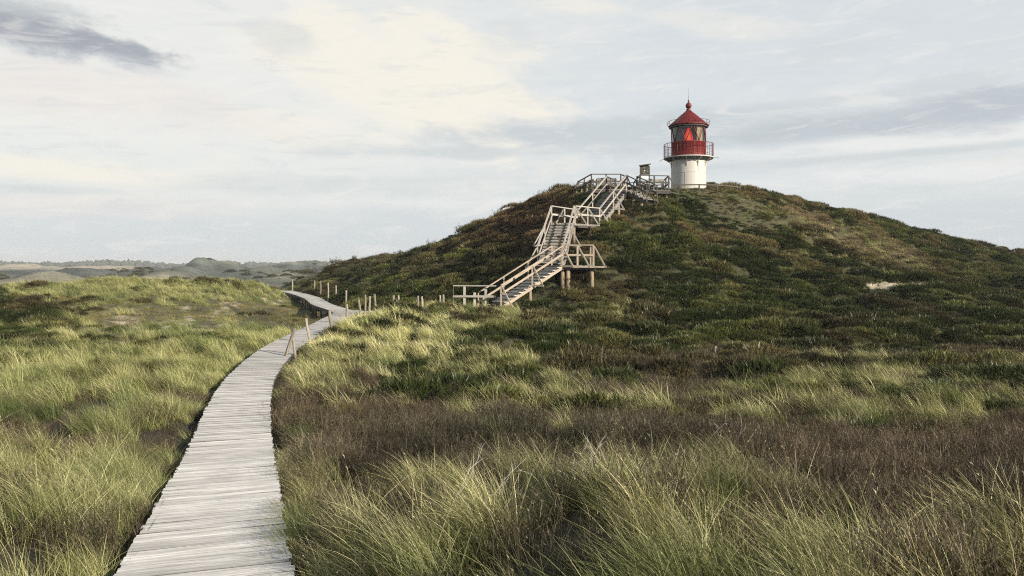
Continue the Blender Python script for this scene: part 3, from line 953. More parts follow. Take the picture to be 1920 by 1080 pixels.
def flight(root, L0, R0, L1, R1, n, tmat, smat, thick=0.045, sh=0.24):
    """stair flight from bottom corners L0,R0 to top corners L1,R1"""
    L0, R0, L1, R1 = map(Vector, (L0, R0, L1, R1))
    mb = MB()
    for a, b in ((L0, L1), (R0, R1)):
        mb.beam(a + Vector((0, 0, -0.05 - sh / 2)), b + Vector((0, 0, -0.05 - sh / 2)), 0.06, sh)
    o = mb.build('stair_flight', smat, root)
    for i in range(n):
        t = (i + 0.5) / n
        a = L0.lerp(L1, t); b = R0.lerp(R1, t)
        run = (L1 - L0); run.z = 0; run = run / n
        m_ = (a - b).normalized() * 0.03
        zz = Vector((0, 0, 0))
        tb = MB()
        c0 = a + m_; c1 = b - m_
        tb.beam(c0, c1, run.length * 1.02, thick)
        # riser board
        fr = run.normalized() * (run.length * 0.42)
        hz = (L1.z - L0.z) / n
        tb.beam(c0 + fr + Vector((0, 0, hz * 0.42)), c1 + fr + Vector((0, 0, hz * 0.42)), 0.02, hz * 0.42)
        tb.build('tread', tmat, o)
    return o


def landing(root, poly, z, mat, edge, name='landing', t=0.05, board=None):
    """deck of planks clipped to a convex polygon, with rim joists as a sub-part"""
    poly = [Vector((p[0], p[1], 0)) for p in poly]
    d = (poly[1] - poly[0]).normalized() if board is None else Vector(board).normalized()
    s_ = Vector((-d.y, d.x, 0))
    ss = [p.dot(s_) for p in poly]
    mb = MB()
    v = min(ss) + 0.06
    while v < max(ss):
        hits = []
        for a, b in zip(poly, poly[1:] + poly[:1]):
            fa, fb = a.dot(s_) - v, b.dot(s_) - v
            if fa * fb < 0:
                hits.append(a.lerp(b, fa / (fa - fb)))
        if len(hits) == 2:
            mb.beam(hits[0] + Vector((0, 0, z - t / 2)), hits[1] + Vector((0, 0, z - t / 2)), 0.112, t - 0.01)
        v += 0.125
    o = mb.build(name, mat, root)
    rb = MB()
    n = len(poly)
    cen = sum(poly, Vector()) / n
    ip = [p + (cen - p).normalized() * 0.07 for p in poly]
    for i in range(n):
        rb.beam(ip[i] + Vector((0, 0, z - t - 0.10)), ip[(i + 1) % n] + Vector((0, 0, z - t - 0.10 - 0.002 * i)), 0.07, 0.19)
    rb.build('rim_joist', edge, o)
    return o


def pile(root, x, y, ztop, r=0.10, mat=None):
    gz = ground_z(x, y)
    if ztop - gz < 0.1: return
    mb = MB()
    mb.tube([(x + random.uniform(-.03, .03), y, gz - 0.4), (x, y, (gz + ztop) / 2), (x, y, ztop)], [r * 1.08, r, r * 0.95], 12, wob=0.06)
    mb.build('support_post', mat or M['pile'], root)


# flight 1 with its rails
n0 = Vector((-0.41, 41.0, -2.05)); n1_ = Vector((2.67, 42.8, -0.10))
wv = Vector((-0.62, 1.06, 0))
flight(stairs, n0 + wv, n0, n1_ + wv, n1_, 12, M['tread_light'], M['rail_tan'], 0.05, 0.15)
railing(stairs, [n0 + Vector((-0.15, -0.1, -0.02)), n1_ + Vector((0.02, 0, 0.08))], M['rail_tan'], 0.98, [2], out=(0.52, -0.30, 0), braces=[0, 1, 2], post_w=0.09, mid=0.56)
railing(stairs, [n0 + wv + Vector((-0.72, -0.30, -0.45)), n1_ + wv + Vector((0.15, 0, 0.10))], M['rail_tan'], 1.0, [3], mid=0.56)
# entrance rail at the foot
e0 = P(850, 572, 41.6); e1 = P(930, 575, 41.2); e0.z = e1.z = -2.15
railing(stairs, [e0, e1], M['rail_pale'], 1.02, [1], mid=0.46, post_w=0.01)
for px_, hh in ((871, 1.0), (890, 0.66), (911, 0.9)):
    q = P(px_, 575, 41.5)
    MB().beam((q.x, q.y, -2.6), (q.x, q.y, -2.15 + hh), 0.13, 0.08, up=(0, 1, 0)).build('entrance_post', M['rail_pale'], stairs)
# landing 1
z1 = -0.06
landing(stairs, [(2.60, 42.75), (4.45, 42.75), (4.45, 44.5), (1.25, 44.5), (2.0, 43.8)], z1, M['tread'], M['deckside'], board=(1, 0, 0))
railing(stairs, [(2.67, 42.82, z1), (4.38, 42.82, z1)], M['rail_tan'], 1.08, [2], out=(0.58, -0.25, 0), post_w=0.10, mid=0.5)
MB().beam((3.15, 42.60, z1 - 0.10), (5.05, 42.57, z1 - 0.10), 0.06, 0.07).build('ledger', M['rail_tan'], stairs)
railing(stairs, [(4.38, 42.9, z1), (4.38, 44.4, z1)], M['rail_tan'], 1.05, [1])
for x_, y_ in ((2.72, 43.0), (3.02, 42.95), (3.9, 44.2), (4.3, 43.0), (2.2, 43.9), (1.5, 44.3)):
    pile(stairs, x_, y_, z1 - 0.2, 0.115 if y_ < 43.5 else 0.095)
pile(stairs, 0.95, 41.9, -1.35, 0.09)
# flight 2
L0 = Vector((1.43, 44.5, z1)); R0 = Vector((2.86, 44.5, z1)); L1 = Vector((2.39, 48.2, 2.46)); R1 = Vector((3.72, 48.2, 2.46))
flight(stairs, L0, R0, L1, R1, 14, M['tread'], M['tread'])
railing(stairs, [L0, L1], M['rail_pale'], 1.05, [2], out=(-0.62, -0.15, -0.05), braces=[0, 1], post_w=0.07)
railing(stairs, [R0, R1 + Vector((0.05, 0, 0))], M['rail_pale'], 1.05, [2], out=(0.62, -0.2, -0.05), braces=[1], post_w=0.07)
# landing 2
z2 = 2.46
landing(stairs, [(2.36, 48.15), (3.78, 48.15), (5.6, 50.2), (4.3, 51.7)], z2, M['tread'], M['deckside'], board=(1, 1, 0))
railing(stairs, [(2.39, 48.2, z2), (4.2, 51.5, z2)], M['rail_pale'], 1.05, [2], out=(-0.6, 0.1, 0), braces=[1])
railing(stairs, [(3.83, 48.2, z2), (5.52, 50.15, z2)], M['rail_pale'], 1.05, [2], out=(0.64, -0.2, 0), post_w=0.08)
for x_, y_ in ((3.75, 48.3), (3.62, 48.45), (4.85, 49.5), (2.5, 48.4), (5.3, 50.2), (4.2, 51.2)):
    pile(stairs, x_, y_, z2 - 0.2, 0.10)
# flight 3
z3 = 4.92
L0 = Vector((4.28, 51.6, z2)); R0 = Vector((5.54, 50.3, z2)); L1 = Vector((6.46, 54.5, z3)); R1 = Vector((7.67, 53.4, z3))
flight(stairs, L0, R0, L1, R1, 13, M['tread'], M['tread'])
railing(stairs, [L0, L1], M['rail_pale'], 1.06, [2], post_w=0.07)
railing(stairs, [R0, R1], M['rail_pale'], 1.06, [2], out=(0.62, -0.25, -0.05), braces=[1], post_w=0.08)
for t_ in (0.35, 0.7):
    q = R0.lerp(R1, t_); pile(stairs, q.x, q.y + 0.1, q.z - 0.3, 0.10)
# landing 3, the step-down ramp to the right
landing(stairs, [(6.40, 54.5), (7.72, 53.4), (8.9, 54.6), (7.9, 57.0), (6.9, 57.0)], z3, M['tread'], M['deckside'], board=(1, -0.9, 0))
railing(stairs, [(6.46, 54.5, z3), (7.3, 56.6, z3)], M['rail_grey'], 1.06, [2], post_w=0.07)
RA = Vector((7.67, 53.4, z3)); RB = Vector((8.80, 52.0, 4.14)); rw = Vector((0.80, 0.62, 0))
flight(stairs, RB + rw, RB, RA + rw, RA, 5, M['tread'], M['deckside'])
railing(stairs, [RA, RB], M['rail_grey'], 1.03, [2], out=(0.50, -0.3, -0.18), braces=[0, 1, 2], post_w=0.075)
railing(stairs, [RA + rw, RB + rw], M['rail_grey'], 1.03, [2], post_w=0.07)
for x_, y_ in ((7.62, 53.6), (8.1, 53.2), (8.55, 52.6), (6.6, 54.6), (8.6, 54.6), (7.7, 55.5)):
    pile(stairs, x_, y_, z3 - 0.25 - (0.35 if y_ < 53.3 else 0), 0.105)

# ------------------------------------------------------------------ viewing platform
z4 = 5.35
plat = empty('viewing_platform', (8, 59, z4))
tagp(plat, 'dark weathered timber viewing platform with railings on the hilltop left of the lighthouse', 'platform')
PL = [(5.69, 57.0), (7.79, 57.0), (9.1, 57.4), (11.5, 57.9), (11.9, 61.8), (8.9, 63.4), (5.15, 62.5)]
landing(plat, PL, z4, M['tread'], M['deckside'], name='platform_deck', board=(1, 0.1, 0))
mg = M['rail_grey']
railing(plat, [(5.15, 62.3, z4), (5.69, 57.05, z4), (7.79, 57.05, z4)], mg, 1.08, [2, 2], post_w=0.09, out=(-0.55, -0.2, -0.1), braces=[0])
railing(plat, [(7.79, 57.1, z4), (8.55, 59.0, z4), (8.75, 63.1, z4)], mg, 1.08, [1, 2], post_w=0.09)
railing(plat, [(9.22, 57.5, z4), (11.4, 57.95, z4), (11.7, 61.7, z4)], mg, 1.06, [2, 2], post_w=0.10, out=(0.75, 0.1, -0.15), braces=[2])
railing(plat, [(9.25, 57.6, z4), (9.6, 62.8, z4)], mg, 1.06, [2], post_w=0.09)
railing(plat, [(5.2, 62.4, z4), (8.8, 63.2, z4), (11.7, 61.8, z4)], mg, 1.06, [3, 2], post_w=0.09)
for x_, y_ in ((5.9, 57.3), (7.6, 57.3), (9.3, 57.7), (10.4, 57.95), (11.25, 58.15), (5.5, 61), (11.5, 61), (8.5, 59)):
    pile(plat, x_, y_, z4 - 0.2, 0.115)
# steps from landing 3 up to the platform deck
flight(plat, (6.95, 56.3, z3), (7.9, 56.3, z3), (6.95, 56.98, z4), (7.9, 56.98, z4), 3, M['tread'], M['tread'])


def bench(x0, y0, x1, y1, label):
    """timber bench with a raked back board and curved arm ends"""
    o = empty('bench', (x0, y0, z4))
    tagp(o, label, 'bench', 'timber benches on the viewing platform')
    a = Vector((x0, y0, z4)); b = Vector((x1, y1, z4)); d = (b - a).normalized(); nrm = Vector((d.y, -d.x, 0))
    sb = MB()
    for k in range(3):
        sb.beam(a + nrm * (0.1 + 0.14 * k) + Vector((0, 0, 0.45)), b + nrm * (0.1 + 0.14 * k) + Vector((0, 0, 0.45)), 0.12, 0.04)
    sb.build('seat', M['tread'], o)
    bb = MB()
    for k in range(2):
        bb.beam(a - nrm * (0.02 + 0.05 * k) + Vector((0, 0, 0.62 + 0.15 * k)), b - nrm * (0.02 + 0.05 * k) + Vector((0, 0, 0.62 + 0.15 * k)), 0.13, 0.035, up=nrm)
    bb.build('backrest', M['tread'], o)
    for q in (a, a.lerp(b, 0.5), b):
        for e in (0.0, 0.4):
            MB().beam(q + nrm * e, q + nrm * e + Vector((0, 0, 0.43)), 0.08, 0.08, up=(0, 1, 0)).build('leg', M['tread'], o)
    for q in (a, b):
        ab = MB()
        arc = [q + nrm * (0.45 * math.sin(t * 1.5)) * 1.0 + Vector((0, 0, 0.75 - 0.3 * (1 - math.cos(t * 1.5)))) for t in (0, .25, .5, .75, 1)]
        ab.tube(arc, 0.04, 8)
        ab.build('armrest', M['tread'], o)


bench(5.35, 61.2, 5.85, 57.7, 'dark bench along the left railing of the viewing platform')
bench(7.5, 57.35, 6.1, 57.35, 'dark bench along the front railing of the platform, left of the stair head')
bench(11.1, 58.2, 9.5, 57.9, 'dark bench on the platform between the signboard and the lighthouse')

# ------------------------------------------------------------------ information board
sg = P(1209, 356, 56.6)
sign = empty('information_board', (sg.x, sg.y, z4))
tagp(sign, 'roofed dark signboard with round carved relief and pale panel below, left of the lighthouse', 'signboard')


def sx_(px): return (px - 960) / F * 56.6
def sz_(py): return (HOR - py) / F * 56.6


ya = 56.6
for px_ in (1200.6, 1217.4):
    MB().beam((sx_(px_), ya, 4.6), (sx_(px_), ya, sz_(311)), 0.075, 0.075, up=(0, 1, 0)).build('post', M['rail_grey'], sign)
bd = MB()
bd.beam((sx_(1201.5), ya - 0.01, sz_(318.5)), (sx_(1216.5), ya - 0.01, sz_(318.5)), 0.05, sz_(309.5) - sz_(327.5)).build('carved_board', M['dark_board'], sign)
rf = MB()
rf.beam((sx_(1198.3), ya - 0.06, sz_(310.8)), (sx_(1219.5), ya - 0.06, sz_(307.8)), 0.34, 0.05)
rf.build('roof_board', M['rail_grey'], sign)
m_, t_, o_ = new_mat('relief_pale'); principled(t_, o_, (0.30, 0.31, 0.27), 0.8); M['relief'] = m_
m_, t_, o_ = new_mat('white_disc'); principled(t_, o_, (0.85, 0.85, 0.83), 0.6); M['disc'] = m_
rl = MB()
rs = random.Random(3)
cx, cz = sx_(1208.8), sz_(319)
for k in range(34):
    a_ = rs.uniform(0, 6.28); r0 = rs.uniform(0.12, 0.24); a2 = a_ + rs.uniform(0.2, 0.6)
    r1 = r0 + rs.uniform(-0.05, 0.05)
    rl.tube([(cx + math.cos(a_) * r0 * 1.0, ya - 0.045, cz + math.sin(a_) * r0), (cx + math.cos((a_ + a2) / 2) * (r0 + r1) / 2 * 1.05, ya - 0.05, cz + math.sin((a_ + a2) / 2) * (r0 + r1) / 2 * 1.05),
             (cx + math.cos(a2) * r1, ya - 0.045, cz + math.sin(a2) * r1)], [0.006, 0.014, 0.006], 6)
rl.build('carved_relief', M['relief'], sign)
dc = MB(); dc.tube([(cx - 0.01, ya - 0.05, cz - 0.03), (cx - 0.01, ya - 0.075, cz - 0.03)], 0.038, 16).build('centre_disc', M['disc'], sign)
# the pale panel with a picture strip and a line of small print marks
m_, t_, o_ = new_mat('panel_print')
co = t_.node('ShaderNodeTexCoord'); spx = t_.node('ShaderNodeSeparateXYZ'); t_.l.new(co.outputs['Generated'], spx.inputs[0])
cc = t_.mix(t_.rng(spx.outputs[2], 0.25, 0.60), (0.36, 0.48, 0.66), (0.80, 0.82, 0.84))
principled(t_, o_, cc, 0.4); M['panel'] = m_
pm = MB()
pm.beam((sx_(1202.5), ya - 0.02, sz_(334.5)), (sx_(1215.6), ya - 0.02, sz_(334.5)), 0.03, sz_(330.2) - sz_(338.8)).build('pale_panel', M['panel'], sign)
m_, t_, o_ = new_mat('print_dark'); principled(t_, o_, (0.05, 0.05, 0.06), 0.6); M['print'] = m_
tp = MB()
for k in range(6):
    xx = sx_(1207.3 + k * 0.75)
    tp.beam((xx, ya - 0.038, sz_(332.4)), (xx + 0.018, ya - 0.038, sz_(332.4)), 0.004, 0.02)
tp.build('panel_print', M['print'], sign)

# ------------------------------------------------------------------ lighthouse
LX, LY = (1291 - 960) / F * 65.0, 65.0
lz = lambda py: (HOR - py) / F * 65.0
light = empty('lighthouse', (LX, LY, lz(352)))
tagp(light, 'small white and red lighthouse with glazed lantern room and red conical roof on the hilltop', 'lighthouse')


def painted(name, colr, rough, streak=None, sfac=0.25, seams=False):
    m, t, out = new_mat(name)
    g = t.node('ShaderNodeTexCoord')
    mp = t.node('ShaderNodeMapping'); mp.inputs['Scale'].default_value = (5.0, 5.0, 0.5)
    t.l.new(g.outputs['Object'], mp.inputs[0])
    n = t.noise(mp.outputs[0], 1.0, 5, 0.65)
    n2 = t.noise(g.outputs['Object'], 7.0, 4, 0.6)
    c_ = t.mix(t.math('MULTIPLY', t.rng(n, 0.45, 0.8), sfac), colr, streak or tuple(q * 0.5 for q in colr))
    c_ = t.mix(t.math('MULTIPLY', t.rng(n2, 0.5, 0.8), sfac * 0.5), c_, tuple(q * 0.7 for q in colr))
    principled(t, out, c_, rough, n2, 0.15, 0.01)
    return m


M['white'] = painted('white_paint', (0.54, 0.535, 0.515), 0.55, (0.36, 0.31, 0.22), 0.34)
M['seam'] = painted('seam_paint', (0.50, 0.49, 0.46), 0.5)
M['red'] = painted('red_paint', (0.155, 0.007, 0.006), 0.55, (0.12, 0.008, 0.007), 0.4)
M['roofred'] = painted('roof_red_paint', (0.13, 0.006, 0.007), 0.55, (0.09, 0.007, 0.007), 0.5)
M['darkred'] = painted('dark_red_paint', (0.14, 0.012, 0.013), 0.55)
M['under'] = painted('dark_soffit', (0.10, 0.10, 0.095), 0.7)
m_, t_, o_ = new_mat('lantern_glass')
gl = t_.node('ShaderNodeBsdfGlossy'); gl.inputs['Color'].default_value = (0.9, 0.93, 0.95, 1); gl.inputs['Roughness'].default_value = 0.06
tr = t_.node('ShaderNodeBsdfTransparent'); tr.inputs[0].default_value = (0.62, 0.65, 0.66, 1)
mx = t_.node('ShaderNodeMixShader'); fr = t_.node('ShaderNodeFresnel'); fr.inputs[0].default_value = 1.38
t_.put(mx.inputs[0], t_.math('ADD', t_.math('MULTIPLY', fr.outputs[0], 0.9), 0.04))
t_.l.new(tr.outputs[0], mx.inputs[1]); t_.l.new(gl.outputs[0], mx.inputs[2]); t_.l.new(mx.outputs[0], o_.inputs[0])
M['glass'] = m_
m_, t_, o_ = new_mat('red_lens')
g = t_.node('ShaderNodeTexCoord'); sp = t_.node('ShaderNodeSeparateXYZ'); t_.l.new(g.outputs['Object'], sp.inputs[0])
wv_ = t_.math('SINE', t_.math('MULTIPLY', sp.outputs[2], 70.0))
e_ = t_.mix(t_.rng(wv_, -1, 1), (0.55, 0.002, 0.002), (0.95, 0.008, 0.006))
lw = t_.node('ShaderNodeLayerWeight'); lw.inputs[0].default_value = 0.35
e_ = t_.mix(t_.rng(lw.outputs['Facing'], 0.25, 0.0), e_, (1.0, 0.14, 0.04))
pp = principled(t_, o_, (0.25, 0.004, 0.004), 0.35)
t_.put(pp.inputs['Emission Color'], e_); pp.inputs['Emission Strength'].default_value = 0.9
M['lens'] = m_
M['tan_panel'] = painted('sunlit_tan', (0.62, 0.48, 0.30), 0.9)  # sunlit tan tone put into the panel colour
M['inner'] = painted('inner_metal', (0.17, 0.17, 0.165), 0.6)

c0 = (LX, LY, 0)
RT = 32.2 / F * 65
tw = MB(); tw.lathe([(RT * 1.01, lz(385)), (RT * 1.0, lz(299))], 64, c0).build('tower', M['white'], light)
sm = MB()
sm.lathe([(RT + 0.004, lz(326.0)), (RT + 0.018, lz(325.9)), (RT + 0.018, lz(325.2)), (RT + 0.004, lz(325.1))], 64, c0)
for k in range(8):
    a_ = R(270 + 22 + 45 * k)
    u_ = Vector((math.cos(a_), math.sin(a_), 0)) * (RT + 0.006)
    z_lo, z_hi = (lz(325), lz(300)) if k % 2 == 0 else (lz(384), lz(326))
    sm.beam(Vector(c0) + u_ + Vector((0, 0, z_lo)), Vector(c0) + u_ + Vector((0, 0, z_hi)), 0.05, 0.025, up=u_.normalized())
sm.build('plate_seams', M['seam'], light)
RG = 46 / F * 65
gd = MB(); gd.lathe([(RT * 0.9, lz(299.5)), (RG * 0.97, lz(298.2)), (RG, lz(297.6)), (RG, lz(296.0)), (RT * 0.9, lz(295.6))], 64, c0, smooth=False).build('gallery_deck', M['white'], light)
gu = MB(); gu.lathe([(RT + 0.003, lz(302.5)), (RT + 0.30, lz(300.8)), (RG - 0.05, lz(298.6))], 64, c0).build('gallery_soffit', M['under'], light)
for k in range(10):
    a_ = R(270 + 18 + 36 * k)
    u_ = Vector((math.cos(a_), math.sin(a_), 0)); C0 = Vector(c0)
    br = MB()
    arc = []
    for t in np.linspace(0, 1, 7):
        rr_ = RT + 0.03 + (RG - RT - 0.12) * (t ** 2.0)
        arc.append(C0 + u_ * rr_ + Vector((0, 0, lz(313) + (lz(299.5) - lz(313)) * (t ** 0.7))))
    br.tube(arc, 0.022, 6)
    br.beam(C0 + u_ * (RT + 0.03) + Vector((0, 0, lz(314.5))), C0 + u_ * (RT + 0.03) + Vector((0, 0, lz(300))), 0.05, 0.03, up=u_)
    br.build('bracket', M['white'], light)
# gallery railing
gr = MB()
for zz, rad in ((lz(271.2), 0.022), (lz(283), 0.010), (lz(294.5), 0.012)):
    n = 64
    ring = [(LX + math.cos(2 * math.pi * k / n) * (RG - 0.03), LY + math.sin(2 * math.pi * k / n) * (RG - 0.03), zz) for k in range(n + 1)]
    gr.tube(ring, rad, 6, cap=False)
go = gr.build('gallery_railing', M['darkred'], light)
for k in range(44):
    a_ = 2 * math.pi * k / 44 + 0.05
    q = (LX + math.cos(a_) * (RG - 0.03), LY + math.sin(a_) * (RG - 0.03))
    MB().tube([(q[0], q[1], lz(296)), (q[0], q[1], lz(271.2))], 0.024 if k % 4 == 0 else 0.010, 6).build('baluster', M['darkred'], go)
for sgn in (-1, 1):
    hb = MB()
    hb.tube([(LX + sgn * (RG - 0.1), LY - 0.2, lz(296.6)), (LX + sgn * (RG + 0.42), LY - 0.2, lz(296.2 if sgn > 0 else 303.2))], 0.018, 6)
    hb.build('boom', M['under'], light)
# red drum
RD = 31.8 / F * 65
dr = MB(); dr.lathe([(RD, lz(296)), (RD, lz(269.3)), (RD + 0.03, lz(269.0)), (RD + 0.03, lz(267.9)), (RD - 0.1, lz(267.6))], 64, c0).build('parapet', M['red'], light)
ps = MB()
for k in range(16):
    a_ = R(270 + 6 + 22.5 * k); u_ = Vector((math.cos(a_), math.sin(a_), 0))
    ps.beam(Vector(c0) + u_ * (RD + 0.004) + Vector((0, 0, lz(295.5))), Vector(c0) + u_ * (RD + 0.004) + Vector((0, 0, lz(269.2))), 0.035, 0.014, up=u_)
ps.build('parapet_ribs', M['darkred'], light)
# lantern
RGl = 31.0 / F * 65
for k in range(8):
    a0_, a1_ = R(270 - 22.5 + 45 * k), R(270 + 22.5 + 45 * k)
    MB().lathe([(RGl, lz(268)), (RGl, lz(237))], 8, c0, a0_, a1_).build('glass_pane', M['glass'], light)
lb = MB()
nb = 8
for k in range(nb):
    for s_ in (-1, 1):
        a_ = 2 * math.pi * k / nb - math.pi / 2 + R(1.5)
        a2 = a_ + s_ * math.pi / nb
        path = []
        for t in np.linspace(0, 1, 5):
            an = a_ + (a2 - a_) * t
            path.append((LX + math.cos(an) * (RGl + 0.025), LY + math.sin(an) * (RGl + 0.025), lz(237) + (lz(268) - lz(237)) * t))
        lb.tube(path, 0.032, 6)
lb.build('lantern_lattice', M['darkred'], light)
# optic, pedestal, added backing panels inside
MB().lathe([(0.0, lz(269)), (0.32, lz(268.5)), (0.37, lz(262)), (0.31, lz(254)), (0.19, lz(246)), (0.09, lz(240.5)), (0.0, lz(239.5))], 32, c0).build('red_lens', M['lens'], light)
MB().lathe([(0.0, lz(268.5)), (RGl - 0.12, lz(268.6)), (RGl - 0.12, lz(269.6))], 32, c0).build('lantern_floor', M['inner'], light)
MB().lathe([(RGl - 0.10, lz(268)), (RGl - 0.12, lz(237))], 14, c0, R(270 + 20), R(270 + 50)).build('added_panel', M['tan_panel'], light)  # added panel, its tan stands in for a sunlit lantern interior
MB().lathe([(RGl - 0.10, lz(268)), (RGl - 0.12, lz(237))], 30, c0, R(45), R(165)).build('added_panel', M['inner'], light)
MB().lathe([(RGl - 0.10, lz(268)), (RGl - 0.12, lz(237))], 14, c0, R(180), R(232)).build('added_panel', M['inner'], light)
# roof
RR = 37.5 / F * 65
ro = MB()
ro.lathe([(RGl + 0.02, lz(236.6)), (RR - 0.02, lz(237.4)), (RR, lz(236.6)), (RR - 0.02, lz(235.4)), (RGl * 1.02, lz(232.0)), (0.62, lz(215.5)), (0.19, lz(208.6)), (0.0, lz(208.2))], 64, c0)
ro.build('roof', M['roofred'], light)
rb = MB()
for k in range(16):
    a_ = R(270 + 11 + 22.5 * k); u_ = Vector((math.cos(a_), math.sin(a_), 0)); C0 = Vector(c0)
    rb.beam(C0 + u_ * (RGl * 1.02) + Vector((0, 0, lz(231.6))), C0 + u_ * 0.2 + Vector((0, 0, lz(208.4))), 0.04, 0.05)
rb.build('roof_ribs', M['darkred'], light)
MB().lathe([(RR - 0.12, lz(237.7)), (RR - 0.06, lz(239.8)), (RR - 0.22, lz(239.9))], 64, c0).build('eave_gutter', M['under'], light)
rl_ = MB()
n = 64
rl_.tube([(LX + math.cos(2 * math.pi * k / n) * (RR + 0.05), LY + math.sin(2 * math.pi * k / n) * (RR + 0.05), lz(228.5)) for k in range(n + 1)], 0.014, 6, cap=False)
rlo = rl_.build('roof_rail', M['darkred'], light)
for k in range(12):
    a_ = R(270 + 15 + 30 * k); u_ = Vector((math.cos(a_), math.sin(a_), 0)); C0 = Vector(c0)
    MB().tube([C0 + u_ * (RR - 0.03) + Vector((0, 0, lz(237))), C0 + u_ * (RR + 0.06) + Vector((0, 0, lz(233))), C0 + u_ * (RR + 0.05) + Vector((0, 0, lz(228.3)))], 0.018, 6).build('rail_bracket', M['darkred'], rlo)
ball = [(0.19, lz(208.8)), (0.22, lz(207.6)), (0.15, lz(206.2)), (0.20, lz(205.0)), (0.13, lz(203.8))]
for k in range(9):
    t = -math.pi / 2 + math.pi * (k + 0.8) / 10
    ball.append((0.245 * math.cos(t), lz(198.2) + 0.245 * math.sin(t)))
ball += [(0.06, lz(192)), (0.075, lz(190)), (0.04, lz(187.4)), (0.0, lz(187.2))]
MB().lathe(ball, 32, c0).build('finial', M['roofred'], light)
MB().tube([(LX, LY, lz(188)), (LX - 0.02, LY, lz(165))], [0.012, 0.006], 6).build('lightning_rod', M['under'], light)

# low fence in front of the lighthouse
fen = empty('low_fence', tuple(P(1265, 355, 62)))
tagp(fen, 'low dark timber rail fence in front of the white tower', 'fence')
fp = [P(1262, 347.6, 61.5), P(1273, 346.6, 61.5), P(1311, 346.2, 61.8), P(1345, 347.2, 63.0), P(1370, 348.8, 64.5), P(1388, 351.0, 66.5)]
fb = MB()
for a_, b_ in zip(fp, fp[1:]): fb.beam(a_, b_, 0.09, 0.10)
fb.build('rail', M['rail_grey'], fen)
for q in fp[1:]:
    MB().beam((q.x, q.y, ground_z(q.x, q.y) - 0.3), (q.x, q.y, q.z), 0.10, 0.10, up=(0, 1, 0)).build('post', M['rail_grey'], fen)

# ------------------------------------------------------------------ fence posts
PG = 'split timber posts standing along the plank paths'
FP = [  # top px,py, bottom px,py, Z, radius, label
    (552.5, 616, 537, 668, 26.6, 0.062, 'thin fence post leaning right, one of the crossed pair nearest the camera'),
    (548.5, 631, 554, 662, 26.9, 0.058, 'short dark post crossing the leaning one, nearest the camera'),
    (574, 597, 581, 642, 30.6, 0.062, 'crooked grey-brown post leaning left beside the plank path, second along'),
    (618, 583, 624, 632, 35.0, 0.078, 'stout pale fence post leaning left at the grassy edge of the plank path'),
    (650, 571, 650, 613, 39.0, 0.072, 'straight upright fence post in front of the path junction'),
    (672.5, 562, 677, 600, 42.6, 0.075, 'reddish fence post leaning left just right of the path junction'),
    (684.6, 553, 685, 594, 44.2, 0.060, 'slim upright post right behind the reddish leaning post'),
    (693, 556, 692.5, 590, 44.6, 0.066, 'pale upright post between the slim post and the thick forked one'),
    (702, 551.5, 706.5, 588, 45.2, 0.085, 'thick forked-looking weathered post in the middle of the fence row'),
    (737.8, 554, 738.5, 587, 46.7, 0.074, 'left post of the upright pair midway to the stairs'),
    (747, 554, 747, 588, 46.9, 0.068, 'right post of the upright pair midway to the stairs'),
    (783.5, 555, 783.5, 582, 46.3, 0.068, 'left post of the pair half hidden by pale grass'),
    (790.5, 556, 793.5, 585, 45.9, 0.070, 'slightly tilted right post of the pair half hidden by pale grass'),
    (824.8, 554, 825.6, 577, 45.4, 0.062, 'left post of the pair closest to the stair entrance rail'),
    (831, 552.5, 832.5, 580, 45.0, 0.070, 'right post of the pair closest to the stair entrance rail'),
    (649, 544.6, 649.4, 569, 55.5, 0.080, 'brown post at the hill foot, nearest of the row along the far raised path'),
    (629.7, 535.6, 630, 563, 60.8, 0.066, 'thin post second from the near end of the row along the far raised path'),
    (615, 530, 615, 560, 65.5, 0.072, 'tall pale post third from the near end of the row along the far raised path'),
    (601, 526.6, 601, 550, 71.0, 0.070, 'pale post just right of the tall one near the far path end'),
    (589.8, 526, 590, 552, 73.5, 0.074, 'tall pale post left in the close trio by the far path end'),
    (548, 524, 548, 549, 79.0, 0.080, 'lone dark post standing where the far path disappears'),
]
for (tx, ty, bx_, by_, Z, r_, lab) in FP:
    a_ = P(bx_, by_, Z); b_ = P(tx, ty, Z)
    gz = ground_z(a_.x, a_.y)
    d = (b_ - a_).normalized()
    a_ = a_ - d * max(0.3, (a_.z - gz) + 0.35)
    n = 7
    path = []; rad = []
    ph = random.random() * 6
    for i in range(n):
        t = i / (n - 1)
        q = a_.lerp(b_, t) + Vector((math.sin(ph + t * 5) * 0.018, math.cos(ph + t * 4) * 0.015, 0)) * (1 if 0 < i < n - 1 else 0.3)
        path.append(q); rad.append(0.86 * r_ * (1.08 - 0.16 * t + random.uniform(-0.06, 0.06)))
    path.append(path[-1] + d * 0.012); rad.append(rad[-1] * 0.72)
    mb = MB(); mb.tube(path, rad, 12, wob=0.14)
    o = mb.build('fence_post', M['post'], None, origin=path[0])
    tagp(o, lab, 'fence post', PG)

# bleached stump and its bare twig in the heath
st = P(1340, 676, 31.0)
gz = ground_z(st.x, st.y)
mb = MB(); mb.tube([(st.x, st.y, gz - 0.15), (st.x + 0.01, st.y, gz + 0.14), (st.x + 0.04, st.y, gz + 0.30), (st.x + 0.05, st.y, gz + 0.34)], [0.045, 0.038, 0.034, 0.016], 10, wob=0.15)
m_, t_, o_ = new_mat('bleached_wood'); principled(t_, o_, (0.52, 0.50, 0.45), 0.8); M['bleach'] = m_
tagp(mb.build('marker_post', M['bleach'], None, origin=(st.x, st.y, gz)), 'small white bleached post stub on the pale mossy patch below the hill', 'marker post')


